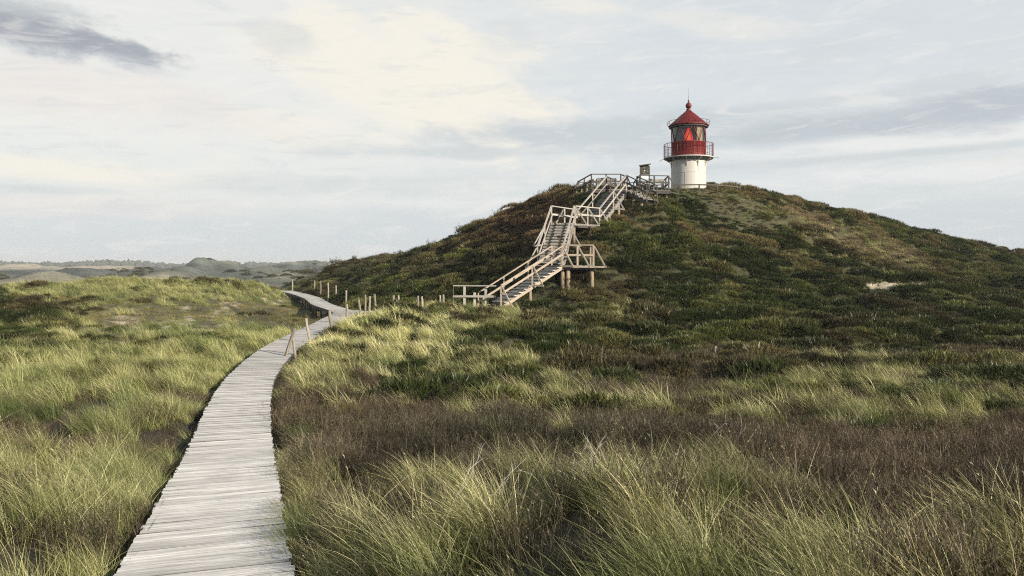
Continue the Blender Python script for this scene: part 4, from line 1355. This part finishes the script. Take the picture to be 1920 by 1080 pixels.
# ------------------------------------------------------------------ vegetation prototypes (meshes reused by instances)
def strips(bases, dirs, L, bend, w, levels=4, lift=None, bc=None, droop=0.0):
    """many tapered curved blades at once. bases (n,3), dirs (n,2) lean headings, L, bend, w (n)"""
    n = len(L)
    ts = np.linspace(0, 1, levels + 1)
    d3 = np.concatenate([dirs, np.zeros((n, 1))], 1)
    side = np.stack([-dirs[:, 1], dirs[:, 0], np.zeros(n)], 1)
    roll = rng.uniform(-1.1, 1.1, n)[:, None]
    side = side * np.cos(roll) + d3 * np.sin(roll)
    Vs = []; bts = []
    for i, t in enumerate(ts):
        hor = (bend * L)[:, None] * (0.35 * t + 0.65 * t ** 2)
        ver = L * (t - (0.28 + droop) * np.clip(bend, 0, 1.2) * t ** 2)
        c_ = bases + d3 * hor
        c_ = c_ + np.stack([np.zeros(n), np.zeros(n), ver], 1)
        ww = (w * (1 - t) ** 0.6)[:, None] * 0.5
        if i < levels:
            Vs.append(c_ - side * ww); Vs.append(c_ + side * ww); bts += [t, t]
        else:
            Vs.append(c_); bts.append(t)
    k = 2 * levels + 1
    Vv = np.stack(Vs, 1).reshape(-1, 3)
    base = (np.arange(n) * k)[:, None]
    fq = np.concatenate([np.zeros(0, int)] + [np.array([2 * i, 2 * i + 1, 2 * i + 3, 2 * i + 2]) for i in range(levels - 1)])
    ft = np.array([2 * levels - 2, 2 * levels - 1, 2 * levels])
    one = np.concatenate([fq, ft])
    FI = (base + one[None]).ravel()
    SZ = np.tile(np.array([4] * (levels - 1) + [3]), n)
    if bc is None: bc = rng.random(n)
    return Vv, FI, SZ, np.repeat(bc, k), np.tile(np.array(bts), n)


def join(parts):
    V = []; Fi = []; S = []; b = []; t = []; off = 0
    for (v, f, s, bb, tt) in parts:
        V.append(v); Fi.append(f + off); S.append(s); b.append(bb); t.append(tt); off += len(v)
    return np.concatenate(V), np.concatenate(Fi), np.concatenate(S), np.concatenate(b), np.concatenate(t)


def proto(coll, name, parts, mat):
    v, f, s, b, t = parts
    me = raw_mesh(name, v, f, mat, {'bc': ('FLOAT', b), 'bt': ('FLOAT', t)}, False, s)
    o = bpy.data.objects.new(name, me)
    coll.objects.link(o)
    return o


def heading(n, spread):
    a = np.pi + rng.normal(0, spread, n) + 0.15      # the wind lays everything to the left
    return np.stack([np.cos(a), np.sin(a)], 1)


def marram(n, rad, l0, l1, width, b0=0.35, b1=0.85, spread=0.45, levels=4, stray=0.12, stems=0):
    th = rng.uniform(0, 6.283, n); r = rad * np.sqrt(rng.random(n))
    bases = np.stack([np.cos(th) * r, np.sin(th) * r, np.full(n, -0.05)], 1)
    d = heading(n, spread)
    k = int(n * stray)
    a = rng.uniform(0, 6.283, k); d[:k] = np.stack([np.cos(a), np.sin(a)], 1)
    L = rng.uniform(l0, l1, n) * (1 - 0.25 * (r / rad) ** 2)
    bend = rng.uniform(b0, b1, n)
    w = width * rng.uniform(0.6, 1.3, n)
    bc = np.clip(rng.normal(0.52, 0.24, n), 0, 1)
    out = [strips(bases, d, L, bend, w, levels, bc=bc)]
    if stems:
        m = stems
        b2 = bases[:m]; d2 = heading(m, 0.5); L2 = rng.uniform(l1 * 0.85, l1 * 1.15, m); be2 = rng.uniform(0.2, 0.55, m)
        out.append(strips(b2, d2, L2, be2, np.full(m, width * 0.6), 4, bc=rng.uniform(0.85, 1.0, m)))
        k = np.repeat(np.arange(m), 5); t = rng.uniform(0.82, 0.97, len(k))
        hor = (be2 * L2)[k] * (0.35 * t + 0.65 * t * t)
        p = b2[k] + np.concatenate([d2[k] * hor[:, None], (L2[k] * (t - 0.28 * be2[k] * t * t))[:, None]], 1)
        out.append(strips(p, d2[k] + rng.normal(0, 0.3, (len(k), 2)), rng.uniform(0.02, 0.045, len(k)), rng.uniform(0.3, 0.9, len(k)), np.full(len(k), width * 0.9), 2, bc=rng.uniform(0.85, 1.0, len(k))))
        # dead thatch lying low
        q = m * 5
        a4 = rng.uniform(0, 6.283, q)
        out.append(strips(bases[rng.integers(0, n, q)] + np.array([0, 0, 0.05]), np.stack([np.cos(a4), np.sin(a4)], 1), rng.uniform(0.12, 0.35, q), rng.uniform(1.0, 2.4, q), np.full(q, width), 3, bc=rng.uniform(0.7, 1.0, q)))
    return join(out)


def twigs(n, rad, h0, h1, width):
    """upright branching heath stems with seed heads"""
    parts = []
    th = rng.uniform(0, 6.283, n); r = rad * np.sqrt(rng.random(n))
    bases = np.stack([np.cos(th) * r, np.sin(th) * r, np.full(n, -0.05)], 1)
    a = rng.uniform(0, 6.283, n)
    d = np.stack([np.cos(a), np.sin(a)], 1)
    L = rng.uniform(h0, h1, n); bend = rng.uniform(0.05, 0.5, n)
    parts.append(strips(bases, d, L, bend, np.full(n, width), 3, bc=rng.uniform(0, 0.75, n)))
    for q in range(3):
        t = rng.uniform(0.35, 0.9, n)
        hor = bend * L * (0.35 * t + 0.65 * t * t)
        p = bases + np.concatenate([d * hor[:, None], (L * (t - 0.28 * bend * t * t))[:, None]], 1)
        a2 = a + rng.uniform(-1.4, 1.4, n)
        d2 = np.stack([np.cos(a2), np.sin(a2)], 1)
        parts.append(strips(p, d2, L * rng.uniform(0.18, 0.4, n), rng.uniform(0.3, 1.0, n), np.full(n, width * 0.75), 2, bc=rng.uniform(0, 0.9, n)))
    # seed heads / little leaves
    m = n * 4
    k = rng.integers(0, n, m); t = rng.uniform(0.4, 1.0, m)
    hor = (bend * L)[k] * (0.35 * t + 0.65 * t * t)
    p = bases[k] + np.concatenate([d[k] * hor[:, None], (L[k] * (t - 0.28 * bend[k] * t * t))[:, None]], 1) + rng.normal(0, 0.02, (m, 3))
    a3 = rng.uniform(0, 6.283, m)
    parts.append(strips(p, np.stack([np.cos(a3), np.sin(a3)], 1), rng.uniform(0.010, 0.024, m), rng.uniform(0, 1.5, m), np.full(m, width * 1.7), 1, bc=rng.uniform(0.2, 1.0, m)))
    return join(parts)


def cushion(n, rad, h, lmin, lmax, width):
    """low dense dome of leafy sprigs"""
    th = rng.uniform(0, 6.283, n); r = rad * np.sqrt(rng.random(n))
    lob = 1 + 0.25 * np.sin(th * 3 + rng.uniform(0, 6)) + 0.15 * np.sin(th * 5 + rng.uniform(0, 6))
    r = r * lob
    dome = h * np.clip(1 - (r / (rad * 1.15)) ** 2, 0, 1) ** 0.7
    zz = dome * rng.uniform(0.55, 1.0, n) ** 0.5
    bases = np.stack([np.cos(th) * r, np.sin(th) * r, zz - 0.06], 1)
    a = th + rng.normal(0, 0.9, n)
    d = np.stack([np.cos(a), np.sin(a)], 1)
    bend = 0.15 + 0.9 * (r / rad) * rng.uniform(0.4, 1.2, n)
    bc = np.clip(rng.normal(0.45, 0.22, n), 0, 1)
    return strips(bases, d, rng.uniform(lmin, lmax, n), bend, width * rng.uniform(0.6, 1.3, n), 2, bc=bc)


def bush(n_br, leaves, h, rad, leaf, width):
    """upright scrub: forked stems and loose leaves"""
    parts = []
    a = rng.uniform(0, 6.283, n_br); d = np.stack([np.cos(a), np.sin(a)], 1)
    bases = np.concatenate([d * rng.uniform(0, rad * 0.3, n_br)[:, None], np.full((n_br, 1), -0.1)], 1)
    L = rng.uniform(0.65, 1.05, n_br) * h; bend = rng.uniform(0.1, 0.7, n_br) * rad / h * 1.3
    parts.append(strips(bases, d, L, bend, np.full(n_br, width), 4, bc=rng.uniform(0, 0.2, n_br)))
    k = rng.integers(0, n_br, leaves); t = rng.uniform(0.25, 1.0, leaves) ** 0.7
    hor = (bend * L)[k] * (0.35 * t + 0.65 * t * t)
    p = bases[k] + np.concatenate([d[k] * hor[:, None], (L[k] * (t - 0.28 * bend[k] * t * t))[:, None]], 1) + rng.normal(0, 0.09 * rad, (leaves, 3))
    a3 = rng.uniform(0, 6.283, leaves)
    parts.append(strips(p, np.stack([np.cos(a3), np.sin(a3)], 1), rng.uniform(0.6, 1.3, leaves) * leaf, rng.uniform(0.2, 2.0, leaves), np.full(leaves, leaf * 0.75), 2, bc=np.clip(rng.normal(0.5, 0.22, leaves), 0.1, 1)))
    return join(parts)


def coll(name):
    return bpy.data.collections.new(name)


C_mn = coll('marram_near_set')
for i in range(6): proto(C_mn, 'marram_tuft_%d' % i, marram(88, 0.17, 0.26, 0.76, 0.0060, 0.25, 1.05, 0.55, 5, 0.2, 1 if i % 3 == 0 else 0), M['marram'])
C_mm = coll('marram_mid_set')
for i in range(6): proto(C_mm, 'marram_tuft_mid_%d' % i, marram(55, 0.18, 0.30, 0.80, 0.011, 0.35, 1.0, 0.5, 4), M['marram'])
C_h = coll('heather_set')
for i in range(5): proto(C_h, 'heather_clump_%d' % i, twigs(75, 0.24, 0.26, 0.50, 0.0055), M['heather'])
C_c = coll('cushion_set')
for i in range(6): proto(C_c, 'cushion_%d' % i, cushion(650, 0.42, 0.22, 0.04, 0.13, 0.019), M['cushion'])
C_s = coll('short_grass_set')
for i in range(5): proto(C_s, 'short_tuft_%d' % i, marram(45, 0.20, 0.12, 0.30, 0.009, 0.3, 1.0, 0.9, 3, 0.4), M['short'])
C_b = coll('scrub_set')
for i in range(5): proto(C_b, 'scrub_%d' % i, bush(14, 420, 0.95, 0.55, 0.055, 0.018), M['cushion'])


def gn_scatter(name, collection, X, label, cat):
    """ONE stuff object: a cloud of points carrying instances of the set"""
    n = len(X['x'])
    me = bpy.data.meshes.new(name)
    me.vertices.add(n)
    co = np.stack([X['x'], X['y'], X['z']], 1).astype(np.float32)
    me.vertices.foreach_set('co', co.ravel())
    for k, typ, fld in (('rot', 'FLOAT_VECTOR', 'vector'), ('scl', 'FLOAT_VECTOR', 'vector'), ('tint', 'FLOAT_COLOR', 'color')):
        a = me.attributes.new(k, typ, 'POINT'); a.data.foreach_set(fld, X[k].astype(np.float32).ravel())
    a = me.attributes.new('idx', 'INT', 'POINT'); a.data.foreach_set('value', rng.integers(0, 1000, n).astype(np.int32))
    me.update()
    o = bpy.data.objects.new(name, me)
    COL.objects.link(o)
    tree = bpy.data.node_groups.new(name + '_nodes', 'GeometryNodeTree')
    tree.interface.new_socket('Geometry', in_out='INPUT', socket_type='NodeSocketGeometry')
    tree.interface.new_socket('Geometry', in_out='OUTPUT', socket_type='NodeSocketGeometry')
    N = tree.nodes; L = tree.links
    gi = N.new('NodeGroupInput'); goo = N.new('NodeGroupOutput')
    ci = N.new('GeometryNodeCollectionInfo'); ci.inputs['Collection'].default_value = collection
    ci.inputs['Separate Children'].default_value = True; ci.inputs['Reset Children'].default_value = True
    iop = N.new('GeometryNodeInstanceOnPoints'); iop.inputs['Pick Instance'].default_value = True
    L.new(gi.outputs[0], iop.inputs['Points']); L.new(ci.outputs[0], iop.inputs['Instance'])
    for nm, dt, sock in (('rot', 'FLOAT_VECTOR', 'Rotation'), ('scl', 'FLOAT_VECTOR', 'Scale'), ('idx', 'INT', 'Instance Index')):
        na_ = N.new('GeometryNodeInputNamedAttribute'); na_.data_type = dt; na_.inputs['Name'].default_value = nm
        L.new([s_ for s_ in na_.outputs if s_.enabled and s_.name == 'Attribute'][0], iop.inputs[sock])
    L.new(iop.outputs[0], goo.inputs[0])
    md = o.modifiers.new('scatter', 'NODES'); md.node_group = tree
    tagp(o, label, cat, kind='stuff')
    return o


def sample(y0, y1, per_m2, margin=1.12, seed=1):
    """uniform random ground points inside the visible wedge, a step wider on both sides"""
    g = np.random.default_rng(seed)
    k = 0.643 * margin
    area = k * (y1 ** 2 - y0 ** 2) + 3 * (y1 - y0)
    n = int(area * per_m2)
    y = np.sqrt(g.uniform(y0 ** 2, y1 ** 2, n))
    x = g.uniform(-1, 1, n) * (k * y + 1.5)
    return x, y


# solid things the plants must keep clear of: (x, y, r)
CLEAR = [(LX, LY, 1.7)]


def place(x, y, z, zz, keep, scale, tint, tiltamp=0.10, rotfree=6.283, rot0=0.0, sink=0.0):
    n = int(keep.sum())
    sc = scale[keep] if hasattr(scale, '__len__') else np.full(n, scale)
    rot = np.stack([rng.normal(0, tiltamp, n), rng.normal(0, tiltamp, n), rot0 + rng.uniform(-rotfree / 2, rotfree / 2, n)], 1)
    s3 = np.stack([sc, sc, sc * rng.uniform(0.85, 1.15, n)], 1)
    t4 = np.concatenate([tint[keep], np.ones((n, 1))], 1)
    return dict(x=x[keep], y=y[keep], z=z[keep] - sink, rot=rot, scl=s3, tint=t4)


def clear_mask(x, y, zo, pad, f=1.0):
    ok = zo['dw'] > WALK_W / 2 + pad
    for cx_, cy_, cr in CLEAR:
        ok &= (x - cx_) ** 2 + (y - cy_) ** 2 > cr ** 2
    # stair footprint
    for (ax, ay, bx2, by2, w_) in ((-0.7, 41.5, 2.5, 43.3, 0.8), (2.1, 44.5, 3.1, 48.3, 0.75), (3.2, 48.6, 5.0, 51.0, 0.9), (4.9, 51.0, 7.0, 54.0, 0.8)):
        dx_, dy_ = bx2 - ax, by2 - ay
        t = np.clip(((x - ax) * dx_ + (y - ay) * dy_) / (dx_ ** 2 + dy_ ** 2), 0, 1)
        ok &= (x - ax - t * dx_) ** 2 + (y - ay - t * dy_) ** 2 > (w_ * f) ** 2
    return ok


def tintv(n, base, var=0.15, hue=None):
    t = np.ones((n, 3)) * np.array(base)
    t = t * (1 + rng.normal(0, var, n))[:, None]
    return np.clip(t, 0.02, 4)


def clusters(y0, y1, per_m2, kmin, kmax, sig, margin, seed):
    """tussocks: each a knot of tufts sharing one colour cast"""
    g = np.random.default_rng(seed)
    cx, cy = sample(y0, y1, per_m2, margin, seed)
    cz = terrain(cx, cy, False)
    zc = zones(cx, cy, cz)
    patch = sst(fbm(cx / 1.5, cy / 1.5, 3, 301), -0.28, 0.22)
    ok = g.random(len(cx)) < zc['m'] ** 1.5 * (np.where(zc['L'], 0.42, 0.2) + np.where(zc['L'], 0.75, 0.95) * patch)
    cx, cy = cx[ok], cy[ok]
    k = g.integers(kmin, kmax, len(cx))
    size = g.uniform(0.6, 1.5, len(cx)) * sig
    idx = np.repeat(np.arange(len(cx)), k)
    x = cx[idx] + g.normal(0, 1, len(idx)) * size[idx]
    y = cy[idx] + g.normal(0, 1, len(idx)) * size[idx]
    return x, y, g.random(len(cx))[idx], g.random(len(cx))[idx]


def cast(q, v, n1, left=None):
    straw = np.array([1.16, 1.13, 1.03]); grn = np.array([0.34, 0.44, 0.28]); wht = np.array([1.30, 1.26, 1.25])
    q = np.clip(q + 0.35 * n1, 0, 1)[:, None]
    t = grn * (1 - q) + straw * q
    w = (v > 0.8)[:, None] * 0.6
    t = t * (1 - w) + wht * w
    if left is not None:
        t = t * np.where(left[:, None], np.array([0.84, 0.87, 0.78]), 1.0)
    return 1.04 * t * (1 + rng.normal(0, 0.14, len(q)))[:, None]


# marram, close: tussocks plus loose tufts
x, y, q, v = clusters(1.5, 18, 1.9, 8, 22, 0.18, 1.2, 11)
x2, y2 = sample(1.5, 18, 3.5, 1.2, 21)
lo = np.concatenate([np.zeros(len(x)), np.ones(len(x2))])
x = np.concatenate([x, x2]); y = np.concatenate([y, y2]); q = np.concatenate([q, rng.random(len(x2))]); v = np.concatenate([v, rng.random(len(x2)) * 0.8])
z = terrain(x, y); zo = zones(x, y, z)
keep = ((lo < 0.5) | (rng.random(len(x)) < 0.16 + 0.25 * zo['m'])) & clear_mask(x, y, zo, 0.07) & (y > 0.8)
scl = np.clip(rng.normal(0.88, 0.17, len(x)), 0.45, 1.25) * np.where(lo > 0.5, 0.75, 1.0) * np.where(zo['dw'] < 1.2, 0.75, 1.0)
gn_scatter('marram_grass', C_mn, place(x, y, z, zo, keep, scl, cast(q, v, zo['n1'], zo['L']), 0.16, 1.2),
           'tall wind-bent yellow-green marram grass filling the foreground on both sides of the plank path', 'grass')
n_near = int(keep.sum())
# marram, mid distance and hill
x, y, q, v = clusters(18, 100, 1.8, 5, 16, 0.22, 1.05, 12)
x2, y2 = sample(18, 62, 0.9, 1.05, 31)
lo = np.concatenate([np.zeros(len(x)), np.ones(len(x2))])
x = np.concatenate([x, x2]); y = np.concatenate([y, y2]); q = np.concatenate([q, rng.random(len(x2))]); v = np.concatenate([v, rng.random(len(x2)) * 0.8])
z = terrain(x, y); zo = zones(x, y, z)
keep = clear_mask(x, y, zo, 0.15) & (y > 17) & ((lo < 0.5) | (~zo['L'] & (rng.random(len(x)) < np.where(y < 30, 0.6, 0.12))))
scl = np.clip(rng.normal(0.85, 0.2, len(x)), 0.4, 1.3) * np.where(y > 52, 0.85, 1.0) * np.where(zo['dw'] < 1.4, 0.65, 1.0)
pale = 1.0 + 0.3 * zo['streak'] + 0.42 * B(zo['px'], zo['py'], 760, 610, 260, 60)
gn_scatter('marram_grass', C_mm, place(x, y, z, zo, keep, scl, cast(q * 0.75 + 0.25, v, zo['n1'], zo['L']) * 1.12 * pale[:, None], 0.16, 1.4),
           'pale bleached marram tussocks on the ridge by the fence posts and scattered up the hill', 'grass')
n_mid = int(keep.sum())
# heather
x, y = sample(3, 45, 11, 1.1, 13)
z = terrain(x, y); zo = zones(x, y, z)
keep = (rng.random(len(x)) < np.maximum(zo['h'], np.where(zo['L'], 0.16, 0.42) * (y < 15)) + 0.06 * (y < 20)) & clear_mask(x, y, zo, 0.18) & (~zo['slope'])
ti = tintv(len(x), (1.0, 1.0, 1.0), 0.2)
ti *= (1.0 + 0.75 * fbm(x / 1.6, y / 1.6, 3, 222))[:, None]
ti[:, 0] *= 1.0 + 0.18 * zo['n2']
ti = np.clip(ti, 0.3, 2.5)
scl = np.clip(rng.normal(0.95, 0.2, len(x)), 0.5, 1.4)
gn_scatter('heather', C_h, place(x, y, z, zo, keep, scl, ti, 0.12),
           'bands of dark reddish-brown dried heather between the foreground grass and the hill', 'heather')
n_h = int(keep.sum())
# crowberry and heath cushions
x, y = sample(15, 108, 8.0, 1.06, 14)
z = terrain(x, y); zo = zones(x, y, z)
keep = (rng.random(len(x)) < np.maximum(zo['c'], np.where(zo['L'], 0, np.where(y > 40, 0.3, 0.14)))) & clear_mask(x, y, zo, 0.4, 0.35) & (zo['s'] + 0.2 * zo['n3'] < 0.5)
n = len(x)
mn = moundn(x, y)
u = np.sign(mn) * 0.3 + 0.6 * fbm(x / 2.0, y / 2.6, 3, 91)
u2 = fbm(x / 5.5, y / 5.5, 3, 95)
G1 = np.array([0.036, 0.054, 0.014]); G2 = np.array([0.120, 0.140, 0.040]); BR = np.array([0.095, 0.068, 0.043]); OC = np.array([0.250, 0.205, 0.100])
hi = sst(-zo['py'], -520, -430)[:, None]
base = G1 * (1 - sst(u, -0.1, 0.5)[:, None]) + G2 * sst(u, -0.1, 0.5)[:, None]
fb_ = np.clip(sst(u2, 0.05, 0.30)[:, None] * (0.52 + 0.36 * hi), 0, 1)
base = base * (1 - fb_) + BR * fb_
fo = np.clip(sst(fbm(x / 3.3, y / 3.3, 4, 99) + 0.12 * np.sign(mn), 0.10, 0.35)[:, None] * (0.25 + 0.65 * hi), 0, 1)
base = base * (1 - fo) + OC * fo
ob = (zo['slope'] * (B(zo['wx'], zo['wy'], 990, 420, 130, 55)))[:, None]
base = base * (1 - 0.8 * ob) + np.array([0.18, 0.11, 0.06]) * 0.8 * ob
st_ = np.clip(zo['streak'] + 0.6 * zo['clr'], 0, 1)[:, None]
base = base * (1 - 0.85 * st_) + np.array([0.34, 0.28, 0.17]) * 0.85 * st_
base = base * (1 + rng.normal(0, 0.22, n))[:, None]
scl = np.clip(0.75 + 0.8 * np.clip(np.abs(mn) * 2, 0, 0.8) + rng.normal(0, 0.22, n), 0.35, 1.8) * np.where(zo['L'], 0.9, 1.0) * (0.40 + 0.60 * sst(np.hypot(x - 15.5, y - 62.5), 3.5, 6.5)) * np.where(rng.random(n) < 0.07, 1.7, 1.0) * np.clip((zo['dw'] - 0.55) / 1.0, 0.3, 1.0)
gn_scatter('crowberry_scrub', C_c, place(x, y, z, zo, keep, scl, np.clip(base, 0.01, 1), 0.12, sink=0.05),
           'low dark green and brown cushions of heath scrub covering the hill slopes', 'heath scrub')
n_c = int(keep.sum())
# short grass
x, y = sample(8, 100, 9, 1.05, 15)
z = terrain(x, y); zo = zones(x, y, z)
keep = (rng.random(len(x)) < zo['sh'] * 0.8 + 0.10) & clear_mask(x, y, zo, 0.1, 0.4) & (zo['s'] + 0.5 * zo['n3'] < 0.85)
ti = tintv(len(x), (0.78, 0.74, 0.62), 0.25) * (1 + 0.6 * fbm(x / 2.2, y / 2.2, 3, 401))[:, None]
ti[:, 0] *= 1.0 + 0.4 * zo['n1']
ti = ti * (1 + 1.0 * zo['clr'] + 0.8 * zo['streak'])[:, None]
scl = np.clip(rng.normal(1.0, 0.25, len(x)), 0.5, 1.6)
gn_scatter('short_grass', C_s, place(x, y, z, zo, keep, scl, ti, 0.15),
           'short thin dune grass over sandy ground on the left dune and in small hill clearings', 'grass')
n_s = int(keep.sum())
# leafy scrub on the slope left of the stairs
x, y = sample(48, 112, 1.5, 1.0, 16)
z = terrain(x, y); zo = zones(x, y, z)
pb = np.where(zo['slope'], 0.35 + 0.6 * B(zo['px'], zo['py'], 985, 415, 130, 60) + 0.5 * B(zo['px'], zo['py'], 700, 510, 120, 25), 0.015)
keep = (rng.random(len(x)) < pb) & clear_mask(x, y, zo, 1.0) & (zo['px'] > 560)
n = len(x)
u = rng.random(n)[:, None]
ob = np.clip(B(zo['wx'], zo['wy'], 995, 415, 110, 50) * 0.9, 0, 1)[:, None]
base = np.array([0.065, 0.080, 0.034]) * (1 - u) + np.array([0.12, 0.095, 0.058]) * u
base = base * (1 - ob) + (np.array([0.27, 0.155, 0.075]) * u + np.array([0.17, 0.115, 0.07]) * (1 - u)) * ob
gn_scatter('leafy_scrub', C_b, place(x, y, z, zo, keep, np.clip(rng.normal(0.62, 0.18, n), 0.3, 1.1), base, 0.08),
           'brown and orange-tinged leafy scrub on the hillside left of the stairs', 'scrub')
n_b = int(keep.sum())
print('VEG', n_near, n_mid, n_h, n_c, n_s, n_b)

g9 = np.random.default_rng(77)
nf = 9000
y = np.sqrt(g9.uniform(112 ** 2, 520 ** 2, nf)); x = g9.uniform(-0.72, 0.74, nf) * y
z = terrain(x, y)
pn = fbm(x / 18, y / 18, 4, 601)
keep = g9.random(nf) < sst(pn, -0.1, 0.35)
base = np.array([0.055, 0.065, 0.035]) * (1 + g9.normal(0, 0.25, nf))[:, None] + np.clip(pn, 0, 1)[:, None] * np.array([0.05, 0.03, 0.015])
gn_scatter('dune_scrub', C_c, place(x, y, z, None, keep, np.clip(g9.normal(3.2, 1.2, nf), 1.2, 6.5), np.clip(base, 0.01, 1), 0.05, sink=0.2),
           'scattered dark scrub patches dotted over the distant dunes and flats', 'dune scrub')

# individual shrubs on the left skyline
SH = [(628, 503), (642, 498), (655, 500), (668, 495), (690, 493), (712, 489), (738, 482), (752, 484), (778, 473), (806, 464), (838, 452), (868, 440), (905, 421), (935, 405)]
for i, (px_, py_) in enumerate(SH):
    Zs = np.interp(px_, [600, 650, 720, 790, 860, 930], [99, 92, 84, 78, 73, 69]) + random.uniform(-1.5, 0.5)
    x_ = (px_ - 960) / F * Zs
    gz = ground_z(x_, Zs)
    tone = random.random()
    v, f, s, b, t = bush(18, 520, random.uniform(0.9, 1.5), random.uniform(0.6, 1.0), 0.075, 0.03)
    me = raw_mesh('shrub', v, f, None, {'bc': ('FLOAT', b), 'bt': ('FLOAT', t)}, False, s)
    if 'shrubleaf' not in M:
        M['shrubleaf'] = blade_mat('shrub_leaves', [(0.0, (0.03, 0.024, 0.018)), (0.4, (0.045, 0.045, 0.022)), (0.8, (0.09, 0.065, 0.035)), (1.0, (0.15, 0.08, 0.04))], tip=(0.09, 0.07, 0.04), base=(0.03, 0.025, 0.02), tipf=0.2, trans=0.2)
        nt = M['shrubleaf'].node_tree
        for nd in nt.nodes:
            if nd.type == 'ATTRIBUTE' and nd.attribute_name == 'tint':
                lk = nd.outputs['Color'].links[0]; to = lk.to_socket; nt.links.remove(lk); to.default_value = (1, 1, 1, 1)
    me.materials.append(M['shrubleaf'])
    o = bpy.data.objects.new('shrub', me); o.location = (x_, Zs, gz); COL.objects.link(o)
    tagp(o, 'scraggly dark shrub, one of the row sticking up along the left skyline of the hill', 'shrub', 'shrubs along the left skyline')

# bare bleached branches in the foreground heath
BRN = [(1010, 980, 'white forked dead branches poking out of the foreground heather, left clump'),
       (1130, 950, 'sprawling pale dead branches in the foreground heather, largest clump near the middle'),
       (860, 1010, 'small pale dead twig nearest the plank path in the foreground grass'),
       (1330, 860, 'thin crooked white twig standing at the top edge of the brown heather band')]
for i, (px_, py_, lab) in enumerate(BRN):
    # find the ground distance at this pixel
    zsr = np.linspace(4, 30, 600)
    gxs = (px_ - 960) / F * zsr
    gzz = terrain(gxs, zsr)
    k = np.argmax(HOR - gzz / zsr * F < py_)
    Zs = zsr[k]
    x_ = (px_ - 960) / F * Zs; gz = gzz[k]
    rb_ = random.Random(20 + i)
    mb = MB()
    nst = (5, 8, 3, 2)[i]

    def grow(p, d, L, r, lvl):
        path = [p]; q = p; dd = d.copy()
        ns = 5
        for s_ in range(ns):
            dd = (dd + Vector((rb_.uniform(-.35, .35), rb_.uniform(-.35, .35), rb_.uniform(-.25, .3)))).normalized()
            q = q + dd * L / ns
            path.append(q)
            if lvl < 2 and s_ >= 1 and rb_.random() < 0.55:
                grow(q, (dd + Vector((rb_.uniform(-1, 1), rb_.uniform(-1, 1), rb_.uniform(-.2, .7)))).normalized(), L * rb_.uniform(0.3, 0.55), r * 0.6, lvl + 1)
        mb.tube(path, [r * (1 - 0.75 * s_ / ns) for s_ in range(ns + 1)], 5, cap=False)
    for s_ in range(nst):
        grow(Vector((x_ + rb_.uniform(-.25, .25) * (1.6 if i == 1 else 1), Zs + rb_.uniform(-.3, .3), gz - 0.05)),
             Vector((rb_.uniform(-.9, .9), rb_.uniform(-.6, .3), 1.0)).normalized(), rb_.uniform(0.4, 0.7) * (1.2 if i == 3 else 1), 0.0058, 0)
    o = mb.build('dead_branch', M['bleach'], None, origin=(x_, Zs, gz))
    tagp(o, lab, 'dead branch', 'bleached dead branches in the heath')

# ------------------------------------------------------------------ far wood on the horizon
parts = []
import bmesh
bm = bmesh.new(); bmesh.ops.create_icosphere(bm, subdivisions=2, radius=1.0)
iv = np.array([v.co[:] for v in bm.verts]); ifc = np.array([[v.index for v in f.verts] for f in bm.faces]); bm.free()
VV = []; FF = []; off = 0
for k in range(1500):
    a_ = R(random.uniform(-44, 44)); d_ = random.uniform(1450, 1650)
    h = (random.uniform(5, 8.5) + 2.5 * math.sin(a_ * 37) * math.sin(a_ * 13 + 1)) * (1.0 if a_ < R(-5) else 0.9)
    r_ = np.array([random.uniform(3, 8), random.uniform(3, 8), max(h, 3) * 0.62])
    nse = 1 + 0.28 * rng.normal(0, 1, len(iv))[:, None]
    v = iv * nse * r_ + np.array([math.sin(a_) * d_, math.cos(a_) * d_, PLAIN + max(h, 3) * 0.45])
    VV.append(v); FF.append(ifc + off); off += len(iv)
m_, t_, o_ = new_mat('far_wood_leaves')
g_ = t_.node('ShaderNodeNewGeometry')
nn = t_.noise(g_.outputs['Position'], 0.35, 4, 0.7)
principled(t_, o_, t_.mix(nn, (0.025, 0.04, 0.025), (0.07, 0.085, 0.045)), 1.0)
me = raw_mesh('treeline', np.concatenate(VV), np.concatenate(FF), m_, None, False, np.full(off // len(iv) * len(ifc), 3))
o = bpy.data.objects.new('treeline', me); COL.objects.link(o)
tagp(o, 'dark low woodland strip along the whole horizon behind the far dunes', 'woodland', kind='stuff')

# ------------------------------------------------------------------ haze
hb = MB()
x0, x1, y0, y1, zb, zt = -2750, 2750, -2750, 2750, -16.0, 17.0
vs = [(x0, y0, zb), (x1, y0, zb), (x1, y1, zb), (x0, y1, zb), (x0, y0, zt), (x1, y0, zt), (x1, y1, zt), (x0, y1, zt)]
me = bpy.data.meshes.new('haze')
me.from_pydata(vs, [], [(3, 2, 1, 0), (4, 5, 6, 7), (0, 1, 5, 4), (1, 2, 6, 5), (2, 3, 7, 6), (3, 0, 4, 7)])
m_ = bpy.data.materials.new('haze_air'); m_.use_nodes = True
t_ = NT(m_.node_tree); t_.n.clear()
out = t_.node('ShaderNodeOutputMaterial'); pv = t_.node('ShaderNodeVolumePrincipled')
pv.inputs['Color'].default_value = (0.86, 0.92, 1.0, 1); pv.inputs['Density'].default_value = 0.00032
t_.l.new(pv.outputs[0], out.inputs['Volume'])
me.materials.append(m_)
hz = bpy.data.objects.new('haze', me); COL.objects.link(hz)
tagp(hz, 'thin pale air haze over the whole dune landscape', 'haze', kind='stuff')
